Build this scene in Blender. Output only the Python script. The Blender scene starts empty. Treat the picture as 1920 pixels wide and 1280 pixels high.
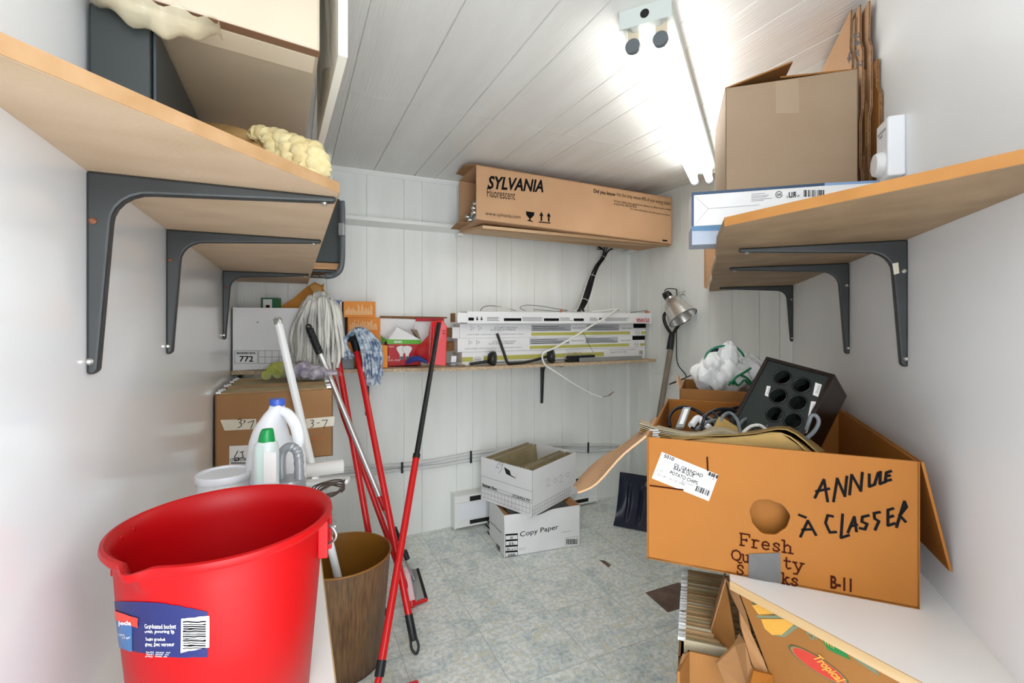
import bpy, bmesh, math, random
from mathutils import Vector, Matrix
V3 = Vector
rnd = random.Random(7)
SC = bpy.context.scene
COL = SC.collection

# ------------------------------------------------------------------ camera, world, exposure
EYE, FPX, HOR = 1.15, 883.0, 603.0           # eye height, focal length in pixels, horizon row
YAW = math.radians(25.0)
cam_d = bpy.data.cameras.new('camera')
cam_d.sensor_width = 36.0
cam_d.lens = FPX / 1920.0 * 36.0
cam_d.shift_y = -(640.0 - HOR) / 1920.0
cam_d.clip_start = 0.01
cam = bpy.data.objects.new('camera', cam_d)
COL.objects.link(cam)
cam.location = (0, 0, EYE)
cam.rotation_euler = (math.radians(90), 0, -YAW)
SC.camera = cam
SC.view_settings.view_transform = 'Standard'
SC.view_settings.look = 'None'
SC.view_settings.gamma = 1.0
SC.view_settings.use_curve_mapping = False
SC.view_settings.exposure = 0.66
SC.cycles.max_bounces = 12
SC.cycles.diffuse_bounces = 8
SC.cycles.transparent_max_bounces = 12

TUBE_POWER = 7.2
world = bpy.data.worlds.new('world')
SC.world = world
world.use_nodes = True
bg = world.node_tree.nodes['Background']
bg.inputs[0].default_value = (0.9, 0.95, 1.0, 1)
bg.inputs[1].default_value = 3.3

def area_light(name, loc, target, size, size_y, power, col):
    l = bpy.data.lights.new(name, 'AREA')
    l.shape = 'RECTANGLE'; l.size = size; l.size_y = size_y; l.energy = power; l.color = col
    o = bpy.data.objects.new(name, l); COL.objects.link(o)
    o.location = loc
    o.rotation_euler = (V3(target) - V3(loc)).to_track_quat('-Z', 'Y').to_euler()
    return o
# daylight through the open doorway behind the camera
area_light('doorway_daylight', (-0.12, -0.8, 0.98), (0.75, 1.6, 0.95), 0.8, 1.85, 13.5, (0.91, 0.955, 1.0))

# ------------------------------------------------------------------ pixel rays
FW = V3((math.sin(YAW), math.cos(YAW), 0)); RT = V3((math.cos(YAW), -math.sin(YAW), 0)); UP = V3((0, 0, 1))
EYEP = V3((0, 0, EYE))
def ray(px, py): return FW + RT * ((px - 960.0) / FPX) + UP * ((HOR - py) / FPX)
def pd(px, py, d): return EYEP + ray(px, py) * d
def pz(px, py, z): r = ray(px, py); return EYEP + r * (z / r.z)              # z relative to the eye
def pX(px, py, x): r = ray(px, py); return EYEP + r * (x / r.x)
def pY(px, py, y): r = ray(px, py); return EYEP + r * (y / r.y)
def cw(right, d, z=0.0): return RT * right + FW * d + UP * (EYE + z)
class Plane:
    def __init__(s, p, n):
        s.p = V3(p); s.n = V3(n).normalized()
        if s.n.dot(EYEP - s.p) < 0: s.n = -s.n
    def hit(s, px, py, off=0.0008):
        r = ray(px, py); t = (s.p + s.n * off - EYEP).dot(s.n) / r.dot(s.n)
        return EYEP + r * t
def plane3(a, b, c): return Plane(a, (b - a).cross(c - a))

# ------------------------------------------------------------------ mesh building
OFF = {}
TXT = {}
def text_data(s, bold=0.0, shear=0.0):
    k = (s, bold, shear)
    if k in TXT: return TXT[k]
    cu = bpy.data.curves.new('t', 'FONT'); cu.body = s; cu.size = 1; cu.resolution_u = 3; cu.offset = bold; cu.shear = shear
    ob = bpy.data.objects.new('t', cu)
    me = bpy.data.meshes.new_from_object(ob)
    vs = [(v.co.x, v.co.y) for v in me.vertices]; fs = [tuple(p.vertices) for p in me.polygons]
    x0 = min(v[0] for v in vs); x1 = max(v[0] for v in vs); y0 = min(v[1] for v in vs); y1 = max(v[1] for v in vs)
    vs = [((x - x0) / (x1 - x0), (y - y0) / max(1e-6, y1 - y0)) for x, y in vs]
    bpy.data.objects.remove(ob); bpy.data.curves.remove(cu); bpy.data.meshes.remove(me)
    TXT[k] = (vs, fs)
    return TXT[k]

def smooth_path(pts, n=6, closed=False):
    P = [V3(p) for p in pts]; out = []; m = len(P)
    for i in range(m if closed else m - 1):
        if closed: a, b, c, d = P[(i - 1) % m], P[i], P[(i + 1) % m], P[(i + 2) % m]
        else: a, b, c, d = P[max(i - 1, 0)], P[i], P[i + 1], P[min(i + 2, m - 1)]
        for k in range(n):
            t = k / n
            out.append(0.5 * ((2 * b) + (c - a) * t + (2 * a - 5 * b + 4 * c - d) * t * t + (3 * b - a - 3 * c + d) * t ** 3))
    if not closed: out.append(P[-1])
    return out

class MB:
    def __init__(s): s.v = []; s.f = []
    def add(s, vs, fs):
        o = len(s.v); s.v += [V3(v) for v in vs]; s.f += [tuple(i + o for i in f) for f in fs]; return s
    def hexa(s, b, t):
        return s.add(list(b) + list(t), [(3, 2, 1, 0), (4, 5, 6, 7), (0, 1, 5, 4), (1, 2, 6, 5), (2, 3, 7, 6), (3, 0, 4, 7)])
    def box(s, o, U, Vv, W):
        o = V3(o); return s.hexa([o, o + U, o + U + Vv, o + Vv], [o + W, o + U + W, o + U + Vv + W, o + Vv + W])
    def aabox(s, a, b):
        a = V3(a); b = V3(b)
        return s.box(a, V3((b.x - a.x, 0, 0)), V3((0, b.y - a.y, 0)), V3((0, 0, b.z - a.z)))
    def cbox(s, c, U, Vv, W): c = V3(c); return s.box(c - (U + Vv + W) / 2, U, Vv, W)
    def prism(s, poly, vec):
        n = len(poly); P = [V3(p) for p in poly]; vec = V3(vec)
        fs = [tuple(range(n - 1, -1, -1)), tuple(range(n, 2 * n))] + [(i, (i + 1) % n, n + (i + 1) % n, n + i) for i in range(n)]
        return s.add(P + [p + vec for p in P], fs)
    def tube(s, pts, r, n=8, closed=False, caps=True):
        P = [V3(p) for p in pts]; m = len(P)
        R = r if isinstance(r, (list, tuple)) else [r] * m
        T = []
        for i in range(m):
            a = P[(i - 1) % m] if closed else P[max(i - 1, 0)]; b = P[(i + 1) % m] if closed else P[min(i + 1, m - 1)]
            t = b - a; T.append(t.normalized() if t.length > 1e-9 else V3((0, 0, 1)))
        x = T[0].orthogonal().normalized(); vs = []
        for i in range(m):
            x = (x - T[i] * x.dot(T[i]))
            x = x.normalized() if x.length > 1e-6 else T[i].orthogonal().normalized()
            y = T[i].cross(x)
            vs += [P[i] + (x * math.cos(2 * math.pi * k / n) + y * math.sin(2 * math.pi * k / n)) * R[i] for k in range(n)]
        fs = []
        for i in range(m if closed else m - 1):
            j = (i + 1) % m
            fs += [(i * n + k, i * n + (k + 1) % n, j * n + (k + 1) % n, j * n + k) for k in range(n)]
        if caps and not closed: fs += [tuple(range(n - 1, -1, -1)), tuple((m - 1) * n + k for k in range(n))]
        return s.add(vs, fs)
    def rings(s, rings, cap0=True, cap1=True):
        n = len(rings[0]); vs = [p for r in rings for p in r]; fs = []
        for i in range(len(rings) - 1):
            fs += [(i * n + k, i * n + (k + 1) % n, (i + 1) * n + (k + 1) % n, (i + 1) * n + k) for k in range(n)]
        if cap0: fs.append(tuple(range(n - 1, -1, -1)))
        if cap1: fs.append(tuple((len(rings) - 1) * n + k for k in range(n)))
        return s.add(vs, fs)
    def lathe(s, c, prof, n=32, ax=None, cap0=True, cap1=True):
        c = V3(c); a = V3(ax).normalized() if ax is not None else V3((0, 0, 1))
        x = a.orthogonal().normalized(); y = a.cross(x)
        return s.rings([[c + a * h + (x * math.cos(2 * math.pi * k / n) + y * math.sin(2 * math.pi * k / n)) * r for k in range(n)] for r, h in prof], cap0, cap1)
    def sheet(s, f, nu, nv, th=0.0):
        """surface f(u,v) u,v in 0..1; th gives it thickness along its normal"""
        g = [[V3(f(i / nu, j / nv)) for i in range(nu + 1)] for j in range(nv + 1)]
        W = nu + 1; vs = [p for r in g for p in r]; fs = []
        for j in range(nv):
            for i in range(nu): fs.append((j * W + i, j * W + i + 1, (j + 1) * W + i + 1, (j + 1) * W + i))
        if th:
            N = len(vs); nn = []
            for j in range(nv + 1):
                for i in range(nu + 1):
                    a = g[j][min(i + 1, nu)] - g[j][max(i - 1, 0)]; b = g[min(j + 1, nv)][i] - g[max(j - 1, 0)][i]
                    q = a.cross(b); nn.append(q.normalized() if q.length > 1e-12 else V3((0, 0, 1)))
            vs += [p - q * th for p, q in zip(vs, nn)]
            fs += [tuple(reversed([i + N for i in q])) for q in list(fs)]
            bd = [i for i in range(W)] + [j * W + nu for j in range(1, nv + 1)] + [nv * W + i for i in range(nu - 1, -1, -1)] + [j * W for j in range(nv - 1, 0, -1)]
            for k in range(len(bd)):
                a, b = bd[k], bd[(k + 1) % len(bd)]; fs.append((b, a, a + N, b + N))
        return s.add(vs, fs)
    def text(s, t, o, U, Vv, bold=0.0, shear=0.0):
        vs, fs = text_data(t, bold, shear); o = V3(o)
        return s.add([o + U * x + Vv * y for x, y in vs], fs)
    def ptext(s, pl, t, bl, br, h, bold=0.0, shear=0.0, off=0.0008, tl=None):
        a = pl.hit(*bl, off); b = pl.hit(*br, off); c = pl.hit(*(tl or (bl[0], bl[1] - h)), off)
        return s.text(t, a, b - a, c - a, bold, shear)
    def patch(s, pl, pts, th=0.0006, off=0.0):
        P = [pl.hit(x, y, off) for x, y in pts]
        return s.prism(P, pl.n * th)
    def ribbon(s, pl, pts, w, off=0.0009):
        P = [pl.hit(x, y, off) for x, y in pts]
        for i in range(len(P) - 1):
            t = P[i + 1] - P[i]
            if t.length < 1e-6: continue
            t.normalize(); q = pl.n.cross(t) * (w / 2); e = t * (w * .3); o = pl.n * (.00006 * (i % 2))
            s.add([P[i] - e + q + o, P[i + 1] + e + q + o, P[i + 1] + e - q + o, P[i] - e - q + o], [(0, 1, 2, 3)])
        return s
    def build(s, name, m, parent=None, smooth=None, bevel=0.0, seg=2, normals=True):
        vs = s.v
        if parent is not None: off = OFF[parent.name]
        else:
            xs = [v.x for v in vs]; ys = [v.y for v in vs]; zs = [v.z for v in vs]
            off = V3(((min(xs) + max(xs)) / 2, (min(ys) + max(ys)) / 2, min(zs)))
        me = bpy.data.meshes.new(name)
        me.from_pydata([v - off for v in vs], [], s.f)
        if normals:
            b = bmesh.new(); b.from_mesh(me); bmesh.ops.recalc_face_normals(b, faces=b.faces[:]); b.to_mesh(me); b.free()
        if m: me.materials.append(m)
        if smooth:
            me.polygons.foreach_set('use_smooth', [True] * len(me.polygons)); me.set_sharp_from_angle(angle=math.radians(smooth))
        o = bpy.data.objects.new(name, me); COL.objects.link(o)
        if parent is not None: o.parent = parent
        else: o.location = off
        OFF[o.name] = off
        if bevel:
            md = o.modifiers.new('bevel', 'BEVEL'); md.width = bevel; md.segments = seg; md.limit_method = 'ANGLE'; md.angle_limit = math.radians(40)
        return o

def thing(name, label, cat, loc, group=None):
    o = bpy.data.objects.new(name, None); o.empty_display_size = 0.05; COL.objects.link(o)
    o.location = loc; OFF[o.name] = V3(loc)
    o['label'] = label; o['category'] = cat
    if group: o['group'] = group
    return o
def tag(o, label, cat, group=None):
    o['label'] = label; o['category'] = cat
    if group: o['group'] = group
    return o
def struct(o): o['kind'] = 'structure'; return o

# ------------------------------------------------------------------ materials
def lin(h):
    h = h.lstrip('#'); c = [int(h[i:i + 2], 16) / 255 for i in (0, 2, 4)]
    return tuple(x / 12.92 if x <= .04045 else ((x + .055) / 1.055) ** 2.4 for x in c) + (1,)
MATS = {}
def mat(name, col, rough=0.6, metal=0.0, col2=None, nscale=6.0, stretch=(1, 1, 1), bump=0.0, bscale=60.0, bstretch=(1, 1, 1), spec=0.5, coat=0.0, trans=0.0, alpha=1.0, emit=0.0, ior=1.45, detail=3.0, lo=0.35, hi=0.65):
    m = bpy.data.materials.new(name); m.use_nodes = True; nt = m.node_tree; N = nt.nodes; L = nt.links
    b = N['Principled BSDF']
    b.inputs['Base Color'].default_value = lin(col); b.inputs['Roughness'].default_value = rough; b.inputs['Metallic'].default_value = metal
    b.inputs['Specular IOR Level'].default_value = spec; b.inputs['Coat Weight'].default_value = coat; b.inputs['Coat Roughness'].default_value = .1; b.inputs['Transmission Weight'].default_value = trans
    b.inputs['Alpha'].default_value = alpha; b.inputs['IOR'].default_value = ior
    if emit: b.inputs['Emission Color'].default_value = lin(col); b.inputs['Emission Strength'].default_value = emit
    tc = N.new('ShaderNodeTexCoord')
    if col2:
        mp = N.new('ShaderNodeMapping'); mp.inputs['Scale'].default_value = stretch; L.new(tc.outputs['Object'], mp.inputs[0])
        nz = N.new('ShaderNodeTexNoise'); nz.inputs['Scale'].default_value = nscale; nz.inputs['Detail'].default_value = detail; L.new(mp.outputs[0], nz.inputs['Vector'])
        cr = N.new('ShaderNodeValToRGB'); cr.color_ramp.elements[0].position = lo; cr.color_ramp.elements[1].position = hi
        cr.color_ramp.elements[0].color = lin(col); cr.color_ramp.elements[1].color = lin(col2)
        L.new(nz.outputs['Fac'], cr.inputs[0]); L.new(cr.outputs[0], b.inputs['Base Color'])
    if bump:
        mp2 = N.new('ShaderNodeMapping'); mp2.inputs['Scale'].default_value = bstretch; L.new(tc.outputs['Object'], mp2.inputs[0])
        nb = N.new('ShaderNodeTexNoise'); nb.inputs['Scale'].default_value = bscale; nb.inputs['Detail'].default_value = 4; L.new(mp2.outputs[0], nb.inputs['Vector'])
        bp = N.new('ShaderNodeBump'); bp.inputs['Strength'].default_value = bump; bp.inputs['Distance'].default_value = 0.004
        L.new(nb.outputs['Fac'], bp.inputs['Height']); L.new(bp.outputs[0], b.inputs['Normal'])
    MATS[name] = m
    return m

M_wall = mat('white_wall_paint', '#EEF0F2', .17, col2='#EAECEE', nscale=2.5, bump=.02, bscale=220, spec=.7, coat=.25)
M_wallR = mat('white_matte_wall_paint', '#ECEEF0', .4, col2='#E8EAEC', nscale=2.5, bump=.03, bscale=220)
M_panelV = mat('white_panel_paint', '#EAECE9', .38, col2='#E2E4E0', nscale=3, stretch=(3, 3, .4), bump=.35, bscale=60, bstretch=(2.6, 2.6, .12))
M_panelC = mat('white_ceiling_panel', '#E6E6E3', .40, col2='#DEDDD9', nscale=3, stretch=(3, .4, 3), bump=.5, bscale=60, bstretch=(2.6, .14, 2.6))
M_trim = mat('white_trim_paint', '#E8EAE7', .4)
M_board = mat('shelf_particle_board', '#CBB296', .6, col2='#C0A688', nscale=7, stretch=(1, 2, 1), bump=.12, bscale=150)  # board tone lifted to make up for shade on its underside
M_boardO = mat('shelf_board_orange', '#A08668', .6, col2='#8A7256', nscale=5, stretch=(2.0, 1.6, 1), bump=.12, bscale=120)
M_edgeL = mat('tan_board_edge', '#A98660', .65, col2='#9C7850', nscale=30)  # bare-edge tone, also darkened in colour to offset bright light on the edge
M_edgeO = mat('orange_board_edge', '#AC783E', .6, col2='#9C6A34', nscale=9)
M_chip = mat('chipboard', '#C8B294', .7, col2='#9D866A', nscale=140, bump=.2, bscale=200)
M_ply = mat('plywood', '#D0B08A', .6, col2='#BE9A70', nscale=5, stretch=(.5, 4, 4))
M_melamine = mat('white_melamine', '#E6E4E0', .35, col2='#DEDCD8', nscale=3)
M_edge = mat('pale_edge_banding', '#BFA27A', .5, col2='#B4956A', nscale=12, stretch=(1, .3, 4))
M_bracket = mat('grey_bracket_metal', '#363838', .42, .2, col2='#2E3030', nscale=9)
M_screw = mat('zinc_screw', '#B8B6B0', .3, .9)
M_copper = mat('copper', '#80523A', .5, .4)
M_card = mat('cardboard', '#9C7249', .75, col2='#91683F', nscale=5, bump=.12, bscale=40, bstretch=(.5, .5, 8))
M_cardG = mat('greyish_cardboard', '#9C866E', .75, col2='#927B62', nscale=4, bump=.2, bscale=40, bstretch=(.5, .5, 9))
M_cardO = mat('orange_cardboard', '#9A5E16', .7, col2='#925812', nscale=4, bump=.08, bscale=60)
M_cardB = mat('brown_cardboard', '#93622C', .72, col2='#895926', nscale=5, bump=.1, bscale=60)
M_cardL = mat('light_cardboard', '#BC9470', .7, col2='#B48C67', nscale=4, bump=.06, bscale=60)
M_cardD = mat('dark_cardboard_edge', '#634428', .85, col2='#8A6440', nscale=120)
M_whitecard = mat('white_cardboard', '#E6E6E6', .55, col2='#DEDEDE', nscale=4)
M_paper = mat('paper', '#E4E2E0', .65, col2='#DCDAD6', nscale=6)
M_masking = mat('masking_tape', '#DAD3C2', .6, col2='#CDC5B2', nscale=9)
M_ink = mat('black_ink', '#121214', .9, spec=.1)
M_inkG = mat('grey_ink', '#6C6C70', .9, spec=.1)
M_inkB = mat('brown_ink', '#3A160A', .9, spec=.1)
M_inkO = mat('orange_ink', '#C8602C', .6)
M_redprint = mat('red_print', '#B82428', .5)
M_folder = mat('olive_folder_card', '#8F8160', .75, col2='#A39470', nscale=12)
M_folderT = mat('tan_folder_card', '#B49468', .75, col2='#A0805A', nscale=12)
M_hook = mat('white_folder_hook', '#DADCDC', .35, .3)
M_black = mat('black_plastic', '#17191A', .42, col2='#1D2020', nscale=10)
M_blackm = mat('black_satin_case', '#1E2624', .45, col2='#252C2A', nscale=4)
M_darkwood = mat('black_stained_wood', '#150F0C', .3, col2='#241611', nscale=6, stretch=(.6, 5, 5))
M_greyp = mat('grey_plastic', '#585E62', .35)
M_silver = mat('silver_plastic', '#96999C', .32, .25)
M_steel = mat('brushed_steel', '#B4B5B4', .3, .85)
M_alu = mat('aluminium_pole', '#C9C9C8', .3, .6)
M_red = mat('red_bucket_plastic', '#AE030A', .42, col2='#A80208', nscale=3, spec=.35)
M_redp = mat('red_painted_handle', '#C81A1C', .3)
M_redd = mat('red_dustpan_plastic', '#DA2228', .32)
M_blue = mat('blue_plastic', '#2E3C86', .4)
M_navy = mat('navy_plastic', '#171C30', .25, col2='#1D2338', nscale=5)
M_white = mat('white_plastic', '#E6E8EC', .35)
M_offw = mat('off_white_plastic', '#DDDEDE', .4)
M_green = mat('green_plastic', '#159048', .3)
M_mop = mat('grey_cotton_string', '#E4E2DA', .9, col2='#807E82', nscale=12, stretch=(1, 1, .6), lo=.5, hi=.8, bump=.5, bscale=300)
M_mopb = mat('blue_cotton_string', '#C6D0DA', .9, col2='#5A7090', nscale=45, lo=.4, hi=.62, bump=.5, bscale=300)
M_cable_b = mat('black_cable', '#1C1C20', .4)
M_cable_w = mat('white_cable', '#E2E2DE', .4)
M_cable_g = mat('grey_cable', '#686E72', .4)
M_cable_n = mat('brown_cord', '#4A3A34', .45)
M_wood_shaft = mat('weathered_wood', '#8C8074', .7, col2='#74685C', nscale=30, stretch=(1, 1, .1))
M_lightwood = mat('light_wood', '#C79A6A', .6, col2='#A87C50', nscale=20, stretch=(.3, 4, 4))
M_manila = mat('manila_envelope', '#C98A3C', .7, col2='#B87830', nscale=8, bump=.3, bscale=20)
M_tubeglass = mat('white_phosphor_tube', '#F0F2F2', .25)
M_duct = mat('silver_duct_tape', '#5C5A58', .55, .0, col2='#525050', nscale=20)
M_film = mat('clear_film', '#F8F6EE', .08, trans=.0, alpha=.10)
M_filmy = mat('yellowed_film', '#E0D6B8', .2, alpha=.5, bump=.6, bscale=40)
M_bag = mat('thin_white_plastic_bag', '#F2F4F4', .3, alpha=.82, bump=.7, bscale=28)
M_cloth = mat('cream_wool', '#CCBE92', .95, col2='#BAA674', nscale=40, bump=.8, bscale=90)
M_cloth2 = mat('tan_foam', '#C9A468', .95, col2='#B88E54', nscale=14, bump=.4, bscale=60)
M_heater = mat('white_enamel', '#E6E7E4', .35)
M_dark = mat('dark_recess', '#101010', .8)
M_conduit = mat('grey_white_conduit', '#CFD1D0', .4)
M_orangebox = mat('orange_carton', '#E08A1E', .5, col2='#D67E18', nscale=4)
M_orangeprint = mat('cream_print', '#F0D8A8', .5)
M_bluebox = mat('blue_carton', '#2F5E9C', .45)
M_redbox = mat('red_carton', '#B01C26', .45)
M_greenbox = mat('green_carton', '#5AA82E', .45)
M_olive = mat('olive_stripe_print', '#B5B25C', .5)
M_tubeem = None
def floor_mat():
    m = bpy.data.materials.new('marbled_vinyl_tile'); m.use_nodes = True; nt = m.node_tree; N = nt.nodes; L = nt.links
    b = N['Principled BSDF']; b.inputs['Roughness'].default_value = .34
    tc = N.new('ShaderNodeTexCoord'); sx = N.new('ShaderNodeSeparateXYZ')
    geo = N.new('ShaderNodeNewGeometry'); L.new(geo.outputs['Position'], sx.inputs[0])
    def math_(op, a, bb=None):
        n = N.new('ShaderNodeMath'); n.operation = op
        for i, x in enumerate((a, bb)):
            if x is None: continue
            if isinstance(x, (int, float)): n.inputs[i].default_value = x
            else: L.new(x, n.inputs[i])
        return n.outputs[0]
    S = 0.29
    u = math_('DIVIDE', math_('SUBTRACT', sx.outputs[0], .341), S); v = math_('DIVIDE', math_('SUBTRACT', sx.outputs[1], 1.63), S)
    du = math_('ABSOLUTE', math_('SUBTRACT', math_('FRACT', math_('ADD', u, .5)), .5)); dv = math_('ABSOLUTE', math_('SUBTRACT', math_('FRACT', math_('ADD', v, .5)), .5))
    seam = math_('LESS_THAN', math_('MINIMUM', du, dv), .0028)
    tid = math_('ADD', math_('MULTIPLY', math_('FLOOR', u), 17.3), math_('MULTIPLY', math_('FLOOR', v), 7.7))
    cmb = N.new('ShaderNodeCombineXYZ'); L.new(sx.outputs[0], cmb.inputs[0]); L.new(sx.outputs[1], cmb.inputs[1]); L.new(tid, cmb.inputs[2])
    def noise(sc, det, dist, vec=None):
        n = N.new('ShaderNodeTexNoise'); n.inputs['Scale'].default_value = sc; n.inputs['Detail'].default_value = det; n.inputs['Distortion'].default_value = dist
        L.new(cmb.outputs[0] if vec is None else vec, n.inputs['Vector']); return n.outputs['Fac']
    def ramp(f, stops):
        c = N.new('ShaderNodeValToRGB'); e = c.color_ramp.elements
        while len(e) < len(stops): e.new(.5)
        for q, (p, k) in zip(e, stops): q.position = p; q.color = lin(k)
        L.new(f, c.inputs[0]); return c.outputs[0]
    def mix(f, a, bb, blend='MIX'):
        n = N.new('ShaderNodeMix'); n.data_type = 'RGBA'; n.blend_type = blend
        if isinstance(f, float): n.inputs[0].default_value = f
        else: L.new(f, n.inputs[0])
        for i, x in ((6, a), (7, bb)):
            if isinstance(x, str): n.inputs[i].default_value = lin(x)
            else: L.new(x, n.inputs[i])
        return n.outputs[2]
    base = ramp(noise(8, 8, .9), [(.32, '#B6C2C3'), (.44, '#D4DCD9'), (.54, '#EEF0EA'), (.7, '#E2E7E4')])
    fine = ramp(noise(60, 5, .4), [(.42, '#A0AFB2'), (.55, '#EAEEEA')])
    c = mix(.38, base, fine)
    vein = math_('ABSOLUTE', math_('SUBTRACT', noise(9, 6, 1.6), .5))
    c = mix(ramp(vein, [(.0, '#FFFFFF'), (.022, '#000000')]), c, '#D9D6C2')
    vein2 = math_('ABSOLUTE', math_('SUBTRACT', noise(15, 5, 2.2), .47))
    c = mix(ramp(vein2, [(.0, '#AAAAAA'), (.014, '#000000')]), c, '#6F8488')
    c = mix(seam, c, '#96A09E')
    L.new(c, b.inputs['Base Color'])
    return m
M_floor = floor_mat()

# ------------------------------------------------------------------ room shell
LX, BY, RX, CEIL = -0.231, 2.539, 2.047, EYE + 0.785
DW = V3((.731, .682, 0)).normalized()          # direction of the slanted right wall
NW = V3((-DW.y, DW.x, 0))                      # its normal, into the room
WP = V3((1.111, .519, 0))
WC = V3((RX, WP.y + (RX - WP.x) * DW.y / DW.x, 0))   # where it meets the panelled wall
WE = V3((WP.x + (-.1 - WP.y) * DW.x / DW.y, -.1, 0)) # its near end, at the doorway
WALLR = Plane(WP, NW)

mb = MB().prism([(LX - .1, -1.2, 0), (RX + .1, -1.2, 0), (RX + .1, BY + .1, 0), (LX - .1, BY + .1, 0)], (0, 0, -.05))
struct(mb.build('floor', M_floor))
mb = MB().aabox((LX - .08, -.1, 0), (LX, BY + .08, CEIL))
struct(mb.build('wall_left', M_wall))
mb = MB().prism([WE, WC, WC + V3((.001, 0, 0)) - NW * .08, WE - NW * .08], (0, 0, CEIL))
struct(mb.build('wall_right', M_wallR))

def groove_profile(us, u0, u1, w=.0026, dep=.006):
    out = [(u0, 0)]
    for u in sorted(us):
        if u0 + .005 < u < u1 - .005: out += [(u - w, 0), (u - w * .4, dep), (u + w * .4, dep), (u + w, 0)]
    return out + [(u1, 0)]
def px_x_back(px): return pY(px, 500, BY).x
bg_us = [px_x_back(p) for p in (500, 540, 575, 612, 687, 757, 791, 856, 886, 931, 959, 1002, 1054, 1103, 1146)]
prof = groove_profile(bg_us, LX, RX)
mb = MB().prism([V3((u, BY + d, 0)) for u, d in prof] + [V3((RX, BY + .08, 0)), V3((LX, BY + .08, 0))], (0, 0, CEIL))
struct(mb.build('wall_back', M_panelV))
rg = [pX(p, 560, RX).y for p in (1197, 1219, 1240, 1278, 1330, 1373, 1424, 1462)]
prof = groove_profile(rg, WC.y, BY)
mb = MB().prism([V3((RX + d, u, 0)) for u, d in prof] + [V3((RX + .08, BY, 0)), V3((RX + .08, WC.y, 0))], (0, 0, CEIL))
struct(mb.build('wall_far_right', M_panelV))
def ceil_x(px, py): return pz(px, py, .785).x
cx_us = [ceil_x(*p) for p in ((689, 24), (873, 0), (1052, 0), (1147, 0), (1181, 117), (1143, 192))]
cx_us = [cx_us[0] - .21, cx_us[0] - .1] + cx_us + [cx_us[5] + k for k in (.105, .315, .42, .525, .735, .84, .945)]
mb = MB()
for y0, y1 in ((-1.0, 1.69), (1.693, BY + .02)):
    prof = groove_profile(cx_us, LX - .05, RX + .05)
    mb.prism([V3((u, y0, CEIL + d)) for u, d in prof] + [V3((RX + .05, y0, CEIL + .03)), V3((LX - .05, y0, CEIL + .03))], (0, y1 - y0, 0))
mb.aabox((LX - .06, -1.0, CEIL + .028), (RX + .06, BY + .03, CEIL + .06))
struct(mb.build('ceiling', M_panelC))
mb = MB().prism([(LX, BY, CEIL), (LX, BY - .018, CEIL), (LX, BY - .018, CEIL - .006), (LX, BY - .006, CEIL - .022), (LX, BY, CEIL - .022)], (RX - LX, 0, 0))
struct(mb.build('trim_1', M_trim))
mb = MB().prism([(RX, BY, 0), (RX - .02, BY, 0), (RX - .02, BY - .006, 0), (RX - .006, BY - .02, 0), (RX, BY - .02, 0)], (0, 0, CEIL))
struct(mb.build('trim_2', M_trim))
# long painted ledge batten on the back wall
a = pY(640, 414, BY); b = pY(866, 432, BY)
zl = (a.z + b.z) / 2
mb = MB().prism([(LX, BY, zl + .018), (LX, BY - .06, zl + .018), (LX, BY - .06, zl), (LX, BY, zl - .02)], (b.x + .02 - LX, 0, 0))
struct(mb.build('trim_3', M_trim))
mb = MB().aabox((RX - .012, WC.y, 0), (RX, BY - .02, .07))
struct(mb.build('baseboard_right', M_trim))
# missing tile patches: brown underlay showing
mb = MB().prism([pz(x, y, -1.15) + V3((0, 0, .0008)) for x, y in ((1210, 1111), (1272, 1092), (1345, 1120), (1252, 1148))], (0, 0, .0006))
o = mb.build('exposed_floor_patch', mat('brown_underlay', '#5E4A40', .7, col2='#7A6458', nscale=14, bump=.3, bscale=80)); tag(o, 'dark brown patch of bare underlay where a floor tile is missing', 'floor patch')
mb = MB().prism([pz(x, y, -1.15) + V3((0, 0, .0008)) for x, y in ((1124, 1050), (1134, 1051), (1146, 1059), (1141, 1064))], (0, 0, .0006))
o = mb.build('exposed_floor_chip', MATS['brown_underlay']); tag(o, 'small triangular chip in the floor tile in front of the shovel', 'floor patch')

# ------------------------------------------------------------------ shelves on brackets
def bracket(root, wp, out, L, D, w=.018, rust=False):
    out = V3(out).normalized(); dn = V3((0, 0, -1)); lat = out.cross(dn).normalized()
    pts = [(0, 0), (L, 0), (L + .004, .003), (L, .008)]
    x0, y0, r = .024, .022, .042
    pts += [(x0 + r, y0)]
    for k in range(1, 6):
        a = math.pi / 2 * k / 6
        pts.append((x0 + r - r * math.sin(a), y0 + r - r * math.cos(a)))
    pts += [(x0, y0 + r), (.011, D - .004), (.006, D), (0, D)]
    P = [V3(wp) + out * a + dn * b - lat * (w / 2) for a, b in pts]
    b = MB().prism(P, lat * w).build('bracket', M_bracket, root, bevel=.0035, seg=2)
    ls = lat if lat.dot(EYEP - V3(wp)) > 0 else -lat
    for u, d in ((.007, .062), (.004, D - .016)):
        c = V3(wp) + out * u + dn * d + ls * (w / 2)
        MB().lathe(c, [(.0042, 0), (.0042, .002), (.002, .0035)], 10, ax=ls).build('screw', M_copper if rust and d < .1 else M_screw, b)
    c = V3(wp) + out * (L - .014) + dn * .007
    MB().lathe(c, [(.005, 0), (.005, .004), (.003, .006)], 10, ax=(0, 0, -1)).build('screw', M_screw, b)
    return b

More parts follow.
